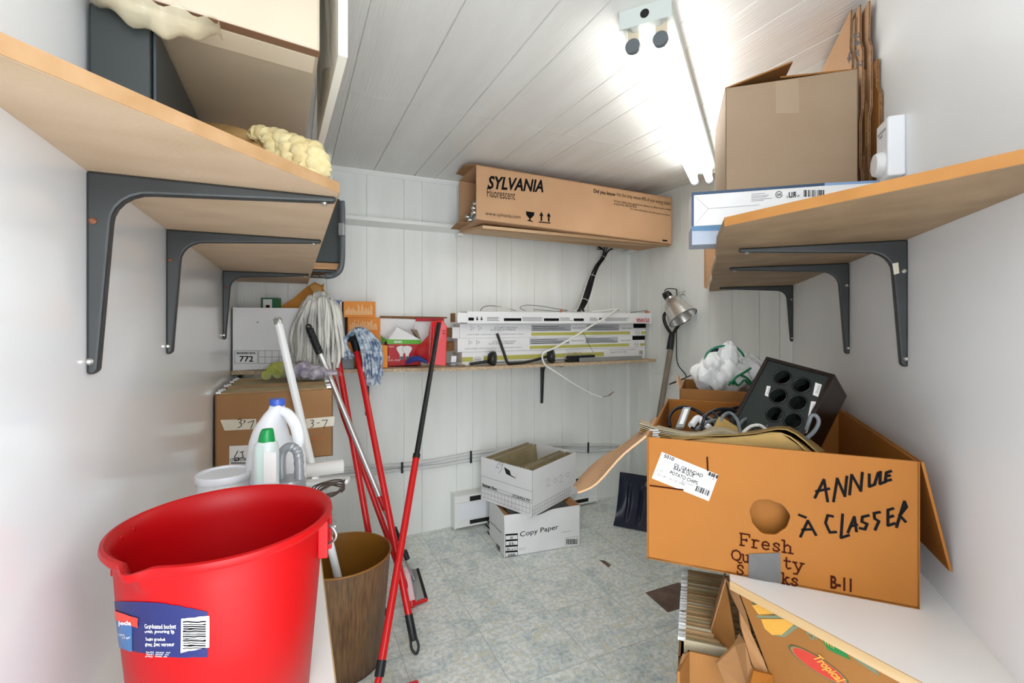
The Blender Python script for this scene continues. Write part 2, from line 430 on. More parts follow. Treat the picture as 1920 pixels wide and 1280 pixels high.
# left shelf: slanted near end
ZL = EYE + .187
lt = thing('wall_shelf', 'particle board shelf with a slanted near end on black brackets on the left wall', 'shelf', (LX, 1.4, ZL))
ol = [V3((LX, .40, ZL)), V3((.061, .729, ZL)), V3((.066, 1.6, ZL)), V3((.068, BY - .006, ZL)), V3((LX, BY - .006, ZL))]
MB().prism(ol, (0, 0, .016)).build('board', M_board, lt, bevel=.0006)
q0, q1 = ol[0], ol[1]; en = V3((q1.y - q0.y, q0.x - q1.x, 0)).normalized() * .0012
MB().box(q0 + V3((0, 0, .0003)), q1 - q0, en, V3((0, 0, .0154))).build('edge_band', M_edgeL, lt)
MB().box(ol[1] + V3((0, .001, .0003)), ol[3] - ol[1], V3((.0012, 0, 0)), V3((0, 0, .0154))).build('edge_band', M_edgeL, lt)
for px, y in ((166, 320), (313, 437), (418, 512)):
    p = pX(px, y, LX); bracket(lt, (LX, p.y, ZL - .0003), (1, 0, 0), .288, .252, rust=True)
# right shelf
ZR = EYE + .163
rt = thing('wall_shelf', 'particle board shelf with a slanted near end on black brackets on the right wall', 'shelf', WP.to_tuple()[:2] + (ZR,))
def onwall(p, dist=0.0): p = V3((p[0], p[1], 0)); return p - NW * ((p - WP).dot(NW)) + NW * dist
ck = V3((.672, .579, 0)); tt = (ck - WP).dot(NW)
def near_on_wall(c, ang):
    e = V3((math.sin(ang), -math.cos(ang), 0)); k = (WP - c).dot(NW) / e.dot(NW); return c + e * k, e
nearW, EDU = near_on_wall(ck, math.radians(2.2))
farF = V3((RX - .004, ck.y + (RX - .004 - ck.x) * DW.y / DW.x, 0))
out_ = [nearW, onwall(WC) - DW * .003, farF]
for k, wv in ((.8, .004), (.6, -.004), (.45, .010), (.25, .002), (.1, .012)):
    q = ck.lerp(farF, k) - NW * (-wv) * .6; out_.append(q)
out_.append(ck)
MB().prism([V3((p.x, p.y, ZR)) for p in out_], (0, 0, .016)).build('board', M_boardO, rt, bevel=.0012)
MB().box(V3((ck.x - .0012, ck.y - .001, ZR + .0004)), V3((.0012, 0, 0)), EDU * ((nearW - ck).length - .002), V3((0, 0, .0152))).build('edge_band', M_edgeO, rt)
for d in (.94, 1.31, 2.12):
    w_ = cw(.408 + .404 * d, d, 0); w_ = onwall(w_); b = bracket(rt, V3((w_.x, w_.y, ZR - .0003)), NW, .30, .252)
    if d == .94:
        pl = Plane(V3((w_.x, w_.y, ZR)) - DW * .0095, DW)
        g = MB().patch(pl, [(1673, 494), (1684, 492), (1686, 512), (1676, 515)]); g.build('price_sticker', M_masking, b)

# back shelf, slightly sagging
def zback(x): return EYE - .203 - .027 * min(1, max(0, (x - LX) / 1.03))
FY = 2.248
bt = thing('wall_shelf', 'long narrow chipboard shelf on dark brackets across the panelled back wall', 'shelf', (.9, BY, .9))
mb = MB(); xs = [LX + .002 + (RX - LX - .026) * k / 16 for k in range(17)]
mb.rings([[V3((x, FY, zback(x))), V3((x, BY - .003, zback(x))), V3((x, BY - .003, zback(x) - .016)), V3((x, FY, zback(x) - .016))] for x in xs])
mb.build('board', M_chip, bt)
for px in (452, 688, 1015, 1208):
    x = pY(px, 720, BY).x
    bracket(bt, V3((x, BY, zback(x) - .0165)), (0, -1, 0), .25, .252)

# high plywood shelf on the back wall
ht = thing('wall_shelf', 'short plywood shelf high on the back wall under the long brown lamp carton', 'shelf', (1.5, BY, EYE + .46))
A = pd(905, 428, 2.33); B = pd(1258, 461, 2.74); Cc = pd(1186, 468, 3.06); D = pd(862, 437, 2.62)
MB().prism([A, B, Cc, D], (0, 0, .016)).build('board', M_ply, ht, bevel=.001)
MB().box(A + V3((0, .012, -.001)), B - A, V3((0, .012, 0)), V3((0, 0, -.001))).build('edge_strip', M_lightwood, ht)
for q in (A.lerp(D, .96), B.lerp(Cc, .96)): MB().cbox(q + V3((0, (BY - q.y) / 2, -.008)), V3((.03, 0, 0)), V3((0, BY - q.y, 0)), V3((0, 0, .016))).build('batten', M_trim, ht)

# left bench and right bench (white topped)
def bench(name, label, poly, zt, side):
    t = thing(name, label, 'bench', (sum(p.x for p in poly) / len(poly), sum(p.y for p in poly) / len(poly), 0))
    MB().prism([V3((p.x, p.y, zt - .0145)) for p in poly], (0, 0, .0145)).build('worktop', M_melamine, t)
    return t
ZB = EYE - .468
lb = bench('bench_shelf', 'white topped low shelf on the left under the red bucket and cleaning jugs', [V3((LX, .18, 0)), V3((.05, .47, 0)), V3((.05, 2.2, 0)), V3((LX, 2.2, 0))], ZB, 1)
MB().prism([V3((.05, .47, ZB - .015)), V3((.052, .47, ZB - .015)), V3((.052, 2.2, ZB - .015)), V3((.05, 2.2, ZB - .015))], (0, 0, .015)).build('edge_band', M_edge, lb)
for y in (.75, 1.4, 2.0): bracket(lb, V3((LX, y, ZB - .0148)), (1, 0, 0), .25, .25)
ckb = V3((.718, .605, 0)); nb, EDB = near_on_wall(ckb, math.radians(4.8)); fb = V3((RX - .015, ckb.y + (RX - .015 - ckb.x) * DW.y / DW.x, 0))
rb = bench('bench_shelf', 'white topped low shelf on the right under the open potato chip carton', [nb, onwall(WC) - DW * .02, fb, ckb], ZB, -1)
MB().box(V3((ckb.x - .002, ckb.y, ZB - .015)), V3((.002, 0, 0)), EDB * (nb - ckb).length, V3((0, 0, .015))).build('edge_band', M_edge, rb)
for y, L_ in ((.485, .10), (1.1, .27), (1.7, .27)):
    w_ = onwall(cw(.408 + .404 * y, y)); bracket(rb, V3((w_.x, w_.y, ZB - .0148)), NW, L_, .25)

# ------------------------------------------------------------------ fluorescent ceiling fixture
TA = pd(1215, 88, 1.20); TB = pd(1316, 338, 2.33); zt = EYE + .70
TA.z = TB.z = zt
ax = (TB - TA); LEN = ax.length; ax.normalize(); sx_ = V3((ax.y, -ax.x, 0))
fx = thing('fluorescent_fixture', 'bare twin tube fluorescent batten fixture on the ceiling', 'ceiling light', (TA.x, TA.y, CEIL))
a0 = TA - ax * .035; L2 = LEN + .07
hz = CEIL - .0005
pr = [(-.062, 0), (-.062, -.028), (-.035, -.046), (.035, -.046), (.062, -.028), (.062, 0)]
mb = MB().prism([V3((a0.x, a0.y, hz)) + sx_ * u + V3((0, 0, w)) for u, w in pr], ax * L2)
M_fix = mat('white_fixture_enamel', '#BCC2BE', .35)
mb.build('housing', M_fix, fx)
pr2 = [(-.064, 0), (-.064, -.046), (.064, -.046), (.064, 0)]
for s0 in (-.0045, L2):
    ep = MB().prism([V3((a0.x, a0.y, hz)) + sx_ * u + V3((0, 0, w)) + ax * s0 for u, w in pr2], ax * .0045).build('end_plate', M_fix, fx)
    if s0 < 0: MB().lathe(V3((a0.x, a0.y, hz - .022)) - ax * .0046, [(.011, 0), (.011, -.001)], 18, ax=ax).build('knockout_hole', M_dark, ep)
M_glow = bpy.data.materials.new('lit_tube'); M_glow.use_nodes = True
bs = M_glow.node_tree.nodes['Principled BSDF']; bs.inputs['Base Color'].default_value = (.9, .9, .9, 1)
bs.inputs['Emission Color'].default_value = (1.0, .985, .95, 1); bs.inputs['Emission Strength'].default_value = TUBE_POWER
M_sock = mat('socket_plastic', '#C9BCA4', .45)
for s in (-1, 1):
    o_ = sx_ * (.034 * s)
    MB().tube([TA + o_ + ax * .004, TB + o_ - ax * .004], .0165, 20).build('lamp_tube', M_glow, fx, smooth=40)
    for p, q in ((TA, -1), (TB, 1)):
        c = p + o_
        k = MB().prism([c + sx_ * u + V3((0, 0, w)) - ax * (.012 if q < 0 else .0) for u, w in ((-.014, .055), (.014, .055), (.014, .0), (.008, -.012), (-.008, -.012), (-.014, .0))], ax * .012)
        so = k.build('lamp_socket', M_sock, fx, bevel=.002)
        MB().lathe(c - ax * .013 * (1 if q < 0 else -1), [(.019, 0), (.019, .010), (.0175, .012)], 18, ax=ax * q).build('socket_ring', M_greyp, so, smooth=40)

# ------------------------------------------------------------------ long brown lamp carton on the high shelf
def open_carton(mb, o, U, Vv, W, th=.004, sides='fblrd', top=False):
    """panels of a box; o near-left-bottom, U right, V away, W up; f front b back l left r right d bottom t top"""
    u, v, w = U.normalized() * th, Vv.normalized() * th, W.normalized() * th
    if 'd' in sides: mb.box(o, U, Vv, w)
    if 't' in sides: mb.box(o + W - w, U, Vv, w)
    if 'f' in sides: mb.box(o, U, v, W)
    if 'b' in sides: mb.box(o + Vv - v, U, v, W)
    if 'l' in sides: mb.box(o, u, Vv, W)
    if 'r' in sides: mb.box(o + U - u, u, Vv, W)
    return mb
O = pd(893, 412, 2.27); X1 = pd(1260, 458, 2.71); T0 = pd(897, 308, 2.27)
W = T0 - O; W = V3((0, 0, W.z)); U = X1 - O; Vd = pd(861, 421, 2.55) - O; Vd.z = .006
st = thing('lamp_carton', 'long brown fluorescent lamp carton with torn open left end on the high shelf', 'carton', O)
mb = open_carton(MB(), O, U, Vd, W, .004, 'fbdtr'); mb.build('carton_body', M_cardL, st)
un, vn = U.normalized(), Vd.normalized()
mb = MB().prism([O + W, O + W + Vd * .7, O + W + Vd * .62 - un * .05 - V3((0, 0, .004)), O + W + Vd * .18 - un * .045], V3((0, 0, .0035)))
mb.build('end_flap', M_card, st)
mb = MB().prism([O + Vd * .25, O + Vd, O + Vd * .95 - un * .05 + V3((0, 0, -.004)), O + Vd * .4 - un * .06], V3((0, 0, .0035)))
mb.build('end_flap', M_card, st)
PF = plane3(O, O + U, O + W)
ink = MB()
ink.ptext(PF, 'SYLVANIA', (914, 354), (1019, 361), 25, .03, .25)
ink.ptext(PF, 'Fluorescent', (913, 369), (966, 375), 17)
ink.ptext(PF, 'www.sylvania.com', (910, 405), (976, 412), 9, 0)
ink.ptext(PF, 'Did you know', (1113, 363), (1154, 370), 9, .03)
ink.ptext(PF, 'that this lamp wastes 40% of your energy dollar?', (1156, 369), (1258, 387), 9)
ink.ptext(PF, 'Ask your supplier about upgrading your lighting to an efficient system or ballast', (1151, 379), (1258, 396), 5)
ink.ptext(PF, 'or call toll free 1-800-LIGHTBULB', (1151, 384), (1194, 390), 5)
ink.ptext(PF, 'For more information visit www.sylvania.com/save', (1182, 394), (1256, 406), 5)
ink.patch(PF, [(986, 396), (1002, 398), (1001, 404), (996, 409), (991, 408), (987, 403)]); ink.patch(PF, [(992, 408), (995, 408), (995, 414), (992, 413)]); ink.patch(PF, [(989, 412), (999, 414), (999, 416), (989, 414)])
for k in (0, 14):
    ink.patch(PF, [(1011 + k, 404 + k * .1), (1015 + k, 397 + k * .1), (1019 + k, 405 + k * .1)]); ink.patch(PF, [(1013.5 + k, 404 + k * .1), (1016.5 + k, 404 + k * .1), (1016.5 + k, 414 + k * .1), (1013.5 + k, 414 + k * .1)])
ink.patch(PF, [(1010, 415), (1032, 417), (1032, 419), (1010, 417)])
ink.patch(PF, [(1242, 449), (1251, 450), (1251, 453), (1242, 452)])
ink.build('printing', M_ink, st)
# spent tubes inside the open end
idx = 0
for row, n in ((0, 4), (1, 4), (2, 2), (3, 2)):
    for k in range(n):
        c = O + W.normalized() * (.02 + .0265 * row) + Vd * (.12 + .13 * k + .06 * (row % 2)) - un * rnd.uniform(-.02, .018)
        t = thing('fluorescent_tube', 'capped fluorescent tube end in the open end of the brown lamp carton', 'fluorescent tube', c, 'tubes in the open lamp carton')
        MB().tube([c + un * .016, c + un * 1.1], .0125, 12).build('glass', M_tubeglass, t, smooth=40)
        MB().lathe(c, [(.0115, .0), (.0128, .002), (.0128, .02)], 12, ax=un).build('end_cap', M_screw, t, smooth=40)
        m2 = MB()
        for s in (-1, 1): m2.tube([c + vn * .005 * s + un * .001, c + vn * .005 * s - un * .007], .0014, 6)
        m2.build('pin', M_screw, t)
        idx += 1

# ------------------------------------------------------------------ right shelf: carton, lamp box, flattened cartons, thermostat
ZS = ZR + .0162
def at_z(p, z): return V3((p.x, p.y, z))
A = at_z(cw(.533, 1.175), ZS); B = at_z(cw(.797, 1.085), ZS); U = B - A
Vv = V3((-U.y, U.x, 0)).normalized() * .31
if Vv.dot(FW) < 0: Vv = -Vv
H = pd(1362, 165, 1.175).z - ZS
t = thing('cardboard_box', 'large plain brown cardboard box with loose top flaps on the right shelf', 'box', A)
mb = open_carton(MB(), A, U, Vv, V3((0, 0, H)), .004, 'fblrd'); mb.build('carton_body', M_cardG, t, bevel=.003)
un = U.normalized(); vn = Vv.normalized()
T = A + V3((0, 0, H))
for a_, b_, lift, dr in ((.02, .43, .055, 1), (.55, .98, .04, -1)):
    pass
MB().prism([T + Vv * .02, T + Vv * .95, T + Vv * .9 + un * .15 + V3((0, 0, .05)), T + Vv * .05 + un * .15 + V3((0, 0, .045))], V3((0, 0, .004))).build('flap', M_cardB, t)
MB().prism([T + U + Vv * .02, T + U + Vv * .95, T + U + Vv * .9 - un * .155 + V3((0, 0, .02)), T + U + Vv * .05 - un * .155 + V3((0, 0, .012))], V3((0, 0, .004))).build('flap', M_cardB, t)
MB().prism([T + Vv + U * .02, T + Vv + U * .98, T + Vv * .55 + U * .95 + V3((0, 0, .012)), T + Vv * .55 + U * .05 + V3((0, 0, .012))], V3((0, 0, .004))).build('flap', M_cardB, t)
PB = plane3(A, B, T)
MB().patch(PB, [(1454, 153), (1497, 148), (1498, 212), (1455, 213)], .0005).build('tape', mat('brown_tape', '#A08A72', .35), t)

# white lamp box with blue edges, lying across the shelf
A = cw(.42, 1.10); A.z = ZS; B = cw(.800, .995); U = V3((B.x - A.x, B.y - A.y, 0))
Vv = V3((-U.y, U.x, 0)).normalized() * .075
if Vv.dot(FW) < 0: Vv = -Vv
def whitebox(label, A, U, Vv, H, name='lamp_box', mt=M_whitecard):
    t = thing(name, label, 'box', A)
    MB().box(A, U, Vv, V3((0, 0, H))).build('carton', mt, t, bevel=.0015)
    return t
M_bluegrey = mat('blue_grey_print', '#9FA8B6', .5)
M_edgeblue = mat('dark_blue_print', '#27425E', .5); M_midblue = mat('mid_blue_print', '#7E9CC4', .5)
t = whitebox('bluish grey flat box under the white lamp box on the right shelf', A, U, Vv, .043, mt=M_bluegrey)
PB = plane3(A, A + U, A + V3((0, 0, .1)))
MB().patch(PB, [(1297, 424), (1360, 422), (1360, 432), (1297, 433)]).build('edge_print', mat('steel_blue_print', '#4A7496', .5), t)
A2 = A + V3((0, 0, .0435))
t = whitebox('long white lamp box with dark blue edges overhanging the right shelf', A2, U, Vv, .077)
MB().patch(PB, [(1296.5, 361), (1546, 343), (1546, 348), (1301, 366), (1301, 424), (1296.5, 424)], .0007).build('edge_print', M_edgeblue, t)
MB().patch(PB, [(1546, 343), (1690, 336), (1690, 340), (1546, 348)], .0007).build('edge_print', M_midblue, t)
g = MB()
for q in ([(1302, 367), (1328, 391), (1302, 422)], [(1328, 391), (1424, 384)]): g.ribbon(PB, q, .0006)
for k, (x0, x1) in enumerate(((1409, 1434), (1409, 1442), (1409, 1438), (1409, 1446), (1409, 1432))):
    g.ribbon(PB, [(x0, 364 + k * 3.2), (x1, 362 + k * 3.2)], .0008)
g.build('fine_print', M_inkG, t)
g = MB()
cir = [(1460.5 + 6 * math.cos(a * .5), 364.5 + 6 * math.sin(a * .5)) for a in range(13)]
g.ribbon(PB, cir, .0012); g.ptext(PB, 'SA', (1457, 367), (1465, 367), 5, .02)
g.ptext(PB, 'RU', (1492, 370), (1479, 371), 11, .03); g.ptext(PB, 'c', (1475, 371), (1478, 371), 4); g.ptext(PB, 'us', (1494, 369), (1499, 369), 4)
x = 1507
while x < 1544:
    w = rnd.choice((.8, 1.4, 2)); g.patch(PB, [(x, 356), (x + w, 356), (x + w, 369), (x, 369)]); x += w + rnd.choice((1, 1.6, 2.4))
g.build('printing', M_ink, t)
PB_lampbox = (A, U, Vv)

# flattened cartons standing against the right wall
for i, (dw, d0, top, thk, mt) in enumerate(((.003, 1.06, .60, .007, M_cardB), (.0105, 1.09, .755, .005, M_cardL), (.016, 1.10, .60, .005, M_cardB), (.0215, 1.115, .765, .005, M_cardL), (.027, 1.13, .745, .005, M_cardG), (.0325, 1.14, .772, .005, M_cardL))):
    p0 = onwall(cw(.408 + .404 * d0, d0), dw); p0.z = ZS
    Lw = .42 - .02 * i; Hh = top - (ZS - EYE)
    zz = [(0, 0), (0, Hh * .30), (.012, Hh * .33), (.012, Hh * .52), (-.004, Hh * .56), (-.004, Hh * .80), (.014, Hh * .85), (.014, Hh), (Lw, Hh), (Lw, 0)]
    labs = ['dark flattened carton closest to the wall in the stack on the right shelf', 'second flattened carton from the wall on the right shelf', 'third flattened carton from the wall on the right shelf', 'third flattened carton from the room side of the right shelf stack', 'second flattened carton from the room side of the right shelf stack', 'pale printed flattened carton on the room side of the right shelf stack']
    t = thing('flattened_carton', labs[i], 'cardboard', p0, 'flattened cartons on the right shelf')
    off = (i % 3) * .006
    MB().prism([p0 + DW * (a + off * (0 < k < 7)) + V3((0, 0, b)) for k, (a, b) in enumerate(zz)], NW * thk).build('sheet', mt, t)
    MB().prism([p0 + DW * (a + off * (0 < k < 7) - .0006) + V3((0, 0, b)) + NW * thk * .25 for k, (a, b) in enumerate(zz[:8])] + [p0 + DW * (.0 + (off if k else 0) + a) + V3((0, 0, b)) + NW * thk * .25 for k, (a, b) in reversed(list(enumerate(zz[:8])))], NW * thk * .5).build('corrugated_edge', M_cardD, t)
    if i == 5:
        PC = Plane(p0 + NW * thk, NW); g = MB()
        g.ptext(PC, '24 x 2', (1600, 62), (1606, 125), 10, .02, tl=(1612, 60)); g.ptext(PC, 'NO', (1592, 120), (1598, 106), 9, .03, tl=(1588, 108)); g.build('printing', M_inkG, t)

# thermostat on the right wall
d = .945; c = onwall(cw(.408 + .404 * d, d)); z0 = EYE + pd(1700, 323, .93).z - EYE; z1 = pd(1700, 207, .93).z
t = thing('thermostat', 'white wall thermostat with a round dial above the right shelf', 'thermostat', V3((c.x, c.y, z0)))
Wd = .068
b0 = V3((c.x, c.y, z0)) - DW * .003
MB().box(b0, DW * Wd, NW * .030, V3((0, 0, z1 - z0))).build('housing', M_white, t, bevel=.004, seg=3)
cd = b0 + DW * (Wd * .5) + NW * .031 + V3((0, 0, .033))
MB().lathe(cd, [(.0255, -.001), (.0255, .006), (.022, .013), (.0, .0135)], 28, ax=NW).build('dial', M_offw, t, smooth=30)
g = MB()
pl = Plane(b0 + NW * .030, NW)
q = b0 + NW * .0306 + V3((0, 0, .09)) + DW * .028
g.text('AUBE', q, DW * .018, V3((0, 0, .0045)), .02)
for k in range(6): g.cbox(b0 + NW * .0306 + V3((0, 0, z1 - z0 - .022)) + DW * (.014 + .008 * k), DW * .0015, V3((0, 0, .006)), NW * .0006)
g.build('printing', M_inkG, t)

# ------------------------------------------------------------------ left shelf: black speaker-like case, wrapped package, cloths
ZT = ZL + .0162
x0, x1 = LX + .004, -.165
y0 = .742
t = thing('black_case', 'black wedge shaped plastic case on the left shelf under the wrapped package', 'case', (x0, y0, ZT))
zt_ = EYE + .392
side = [(y0, ZT), (y0, zt_), (y0 + .34, zt_), (y0 + .34, ZT)]
MB().prism([V3((x0, a, b)) for a, b in side], V3((x1 - x0, 0, 0))).build('shell', M_blackm, t, bevel=.003)
MB().prism([V3((x1 + .0005, a, b)) for a, b in ((y0 + .008, ZT + .006), (y0 + .008, zt_ - .008), (y0 + .33, zt_ - .008), (y0 + .33, ZT + .006))], V3((.004, 0, 0))).build('side_panel', M_greyp if False else mat('dark_slate_plastic', '#343C40', .4), t, bevel=.002)

ZP = EYE + .3945
A = V3((-.215, .700, ZP)); B = V3((.0365, .742, ZP)); Vv = V3((-.012, .41, 0)); H = .36
t = thing('wrapped_package', 'big flat cardboard package in clear plastic film resting on the black case', 'package', A)
mb = MB().box(A, B - A, Vv, V3((0, 0, H)))
M_pack = mat('pale_grey_cardboard', '#B4A894', .6, col2='#AA9E8A', nscale=5)
mb.build('carton', M_pack, t, bevel=.004)
PU = Plane(A, (0, 0, -1))
un = (B - A).normalized(); vn = Vv.normalized()
mb = MB().box(A + un * .0 - V3((0, 0, .0008)) - vn * .0008, B - A, vn * .018, V3((0, 0, .0007))); mb.build('brown_edge_tape', mat('brown_edge', '#7A5A44', .5), t)
MB().box(A + un * .02 - V3((0, 0, .0009)) + vn * .02, (B - A) * .9, vn * .05, V3((0, 0, .0006))).build('packing_tape', mat('tan_packing_tape', '#D6C9B4', .25), t)
def film_f(u, v):
    p = B + un * (.004 + .008 * math.sin(v * 23) * .5 + .006) + Vv * (v * 1.02 - .01) + V3((0, 0, -.004 + u * .37))
    return p + un * (.004 * math.sin(v * 31 + u * 9) * math.cos(u * 17)) - V3((0, 0, .004 * math.sin(v * 40) * (1 - u)))
MB().sheet(film_f, 14, 40).build('plastic_film', M_film, t, smooth=60)
def droop(u, v):
    return A + un * (u * .14 - .01) + vn * (-.003 + .05 * v) + V3((0, 0, -.002 - .028 * math.sin(u * math.pi) * math.sin(v * math.pi) - .004 * math.sin(u * 25)))
MB().sheet(droop, 24, 8).build('drooping_film', M_filmy, t, smooth=60)
mb = MB().box(B + un * .026 + V3((0, .0, .004)), un * .014, Vv, V3((0, 0, .35)))
t = mb.build('foam_board', mat('white_foam_board', '#ECE8DC', .6), bevel=.001); tag(t, 'narrow white foam board standing along the edge of the wrapped package', 'board')

# foam pad and cream wool bundle between shelf and package
rp_ = [pd(366, 232, .92), pd(400, 229, .90), pd(440, 240, .86), pd(475, 254, .83), pd(505, 272, .80), pd(520, 300, .79)]
for q in rp_: q.z = min(q.z, ZP - .006)
rp_ = smooth_path(rp_, 5)
def pad(u, v):
    p = rp_[round(u * (len(rp_) - 1))]; a = math.pi * v; hgt = p.z - ZT
    return V3((p.x, p.y, ZT + .001 + max(0, hgt * math.sin(a) ** .6))) - FW * (.05 * math.cos(a)) + V3((0, 0, .003 * math.sin(9 * u + 7 * v) * math.sin(a)))
t = MB().sheet(pad, len(rp_) - 1, 16, .004).build('foam_pad', M_cloth2, smooth=60); tag(t, 'tan foam pad squeezed on the left shelf beside the black case', 'foam')
t = thing('wool_bundle', 'cream fluffy wool bundle at the front edge of the left shelf', 'cloth', (.02, .78, ZT))
mb = MB()
for pts, r in (([(480, 252, .775), (497, 251, .77), (508, 268, .765), (516, 296, .76), (520, 320, .76)], .013), ([(512, 258, .775), (536, 266, .765), (541, 288, .755), (548, 318, .75)], .016), ([(534, 272, .775), (556, 272, .765), (566, 294, .75), (570, 322, .75)], .017), ([(560, 284, .775), (584, 282, .765), (592, 300, .75), (588, 330, .75)], .017), ([(582, 296, .765), (600, 297, .76), (604, 315, .75), (598, 335, .75)], .013), ([(505, 300, .765), (540, 312, .755), (580, 325, .748)], .02)):
    P = smooth_path([pd(*q) for q in pts], 5)
    for q in P: q.z = max(q.z, ZT + r)
    mb.tube(P, [r * (1 + .14 * math.sin(k * 2.3)) for k in range(len(P))], 12)
    for j in range(5):
        a_ = rnd.random() * 6.28; mb.tube([q + V3((math.cos(a_ + k * .35) * r * .95, math.sin(a_ + k * .35) * r * .6, math.sin(a_ + k * .35) * r * .8)) for k, q in enumerate(P)], r * .22, 6)
mb.build('fleece', M_cloth, t, smooth=60)
def ff(u, v):
    a = pd(588, 282, .76); return a + V3((.022 * u + .006 * math.sin(9 * v), -.012 * u, -.045 * v + .01 * math.sin(6 * u)))
MB().sheet(ff, 8, 8).build('torn_film', M_film, t, smooth=60)

# black case with a handle at the far end of the left shelf
t = thing('equipment_case', 'black equipment case with grey rounded handle overhanging the far end of the left shelf', 'case', (.1, 2.1, ZT))
P0 = pd(585, 519, 1.92); P1 = pY(638, 519, P0.y + .02); zt2 = pd(637, 365, 1.92).z
zb = ZT + .002
un = V3((P1.x - P0.x, 0, 0)); 
A = V3((P0.x, P0.y + .02, zb)) - un * 2.0; un = un * 3.0
vn = V3((-.02, .3, 0))
MB().box(A + V3((0, 0, .04)), un, vn, V3((0, 0, zt2 - zb - .04))).build('shell', M_blackm, t, bevel=.006)
MB().box(A + un * .35 - vn * .02 + V3((0, 0, .012)), un * .65, vn * .5, V3((0, 0, .0275))).build('wood_block', M_lightwood, t, bevel=.002)
mb = MB().box(A + V3((0, 0, 0)), un, vn, V3((0, 0, .0115))); mb.build('slotted_base', M_black, t, bevel=.002)
e = A + un
pts = [pd(641, 377, 1.93), pd(642, 400, 1.93), pd(642, 460, 1.93), pd(641, 492, 1.93), pd(636, 508, 1.93), pd(624, 516, 1.93), pd(610, 518, 1.93)]
MB().tube(smooth_path(pts, 5), .0115, 12).build('handle', M_greyp, t, smooth=50)
mb = MB(); c = pd(641, 430, 1.915)
mb.cbox(c, RT * .022, FW * .022, V3((0, 0, .05))); mb.build('latch', M_silver, t, bevel=.003)
for k in range(3):
    c = pd(592 + k * 13, 517, 1.905); MB().cbox(c, RT * .02, FW * .006, V3((0, 0, .004))).build('slot', M_steel, t)

# ------------------------------------------------------------------ red bucket on the left bench
bc = V3((-.0721, .6736, ZB)); ZRIM = EYE - .24
hB = ZRIM - ZB
t = thing('red_bucket', 'red plastic bucket with pouring lip and blue label on the left bench', 'bucket', bc)
sp_dir = (pz(238, 1068, -.24) - bc); sp_a = math.atan2(sp_dir.y, sp_dir.x)
n = 96
def lip(a, lw=.17):
    d = (a - sp_a + math.pi) % (2 * math.pi) - math.pi
    return max(0.0, 1 - abs(d) / lw)
def ring(r, z, lipk=0.0, lipz=0.0, lw=.17):
    out = []
    for k in range(n):
        a = 2 * math.pi * k / n; l = lip(a, lw)
        rr = r + lipk * l; out.append(bc + V3((math.cos(a) * rr, math.sin(a) * rr, z + lipz * l)))
    return out
mb = MB()
rg = [ring(.004, 0), ring(.088, 0), ring(.0925, .004), ring(.103, hB * .55), ring(.1070, hB * .765), ring(.1083, hB * .85), ring(.1085, hB * .862, .004, 0, .05), ring(.1088, hB * .905, .009, 0, .11), ring(.1105, hB - .011, .013, 0), ring(.118, hB - .010, .011, -.003), ring(.1205, hB - .006, .011, -.003), ring(.1195, hB - .001, .011, -.004), ring(.116, hB, .012, -.005), ring(.112, hB - .003, .013, -.005), ring(.1085, hB - .014, .013, -.002), ring(.106, hB * .90, .006, 0, .09), ring(.1058, hB * .85), ring(.101, hB * .55), ring(.089, .006), ring(.004, .005)]
mb.rings(rg)
mb.build('body', M_red, t, smooth=50)
# handle ears
ear_a = math.atan2((pd(608, 985, .60) - bc).y, (pd(608, 985, .60) - bc).x)
for a in (ear_a, ear_a + math.pi):
    rdir = V3((math.cos(a), math.sin(a), 0)); td = V3((-rdir.y, rdir.x, 0)); m2 = MB()
    for s in (-.012, .012): m2.cbox(bc + rdir * .1135 + td * s + V3((0, 0, hB - .032)), rdir * .012, td * .005, V3((0, 0, .046)))
    m2.cbox(bc + rdir * .1125 + V3((0, 0, hB - .02)), rdir * .008, td * .024, V3((0, 0, .014)))
    m2.build('handle_ear', M_red, t, bevel=.0015)
rdir = V3((math.cos(ear_a), math.sin(ear_a), 0)); td = V3((-rdir.y, rdir.x, 0))
# wire bail folded down behind the rim
q = []
for k in range(25):
    a = ear_a + math.pi * k / 24
    rr = .125 + .004 * math.sin(math.pi * k / 24); q.append(bc + V3((math.cos(a) * rr, math.sin(a) * rr, hB - .022 - .03 * math.sin(math.pi * k / 24))))
loop = [pd(602, 983, .62), pd(616, 984, .60), pd(629, 997, .595), pd(629, 1009, .595), pd(618, 1018, .60), pd(602, 1022, .615)]
MB().tube(smooth_path(loop, 6), .0016, 8).build('wire_handle', M_steel, t, smooth=60)
MB().tube(q, .0016, 8).build('wire_handle', M_steel, t, smooth=60)
# label wrapped on the side facing the camera
def surf(px, py, off=.0008):
    """camera ray onto the bucket's conical side"""
    r = ray(px, py); lo, hi = .2, 1.0
    best, bg_ = None, 9
    for k in range(400):
        d = .3 + .5 * k / 400; p = EYEP + r * d; h = (p.z - bc.z) / hB
        R = .0925 + (.1085 - .0925) * max(0, min(1, h / .85)); g_ = (p - bc).xy.length - R
        if g_ < bg_: bg_, best = g_, p
        if g_ <= 0: break
    rad = V3((best.x - bc.x, best.y - bc.y, 0)).normalized(); h = (best.z - bc.z) / hB
    R = .0925 + (.1085 - .0925) * max(0, min(1, h / .85))
    return bc + rad * (R + off) + V3((0, 0, best.z - bc.z)), rad
def lab_quad(mb, x0, x1, yt, yb, nu=16, nv=4, off=.0008):
    def f(u, v):
        px = x0 + (x1 - x0) * u; a = yt(u) if callable(yt) else yt; b = yb(u) if callable(yb) else yb
        return surf(px, a + (b - a) * v, off)[0]
    return mb.sheet(f, nu, nv)
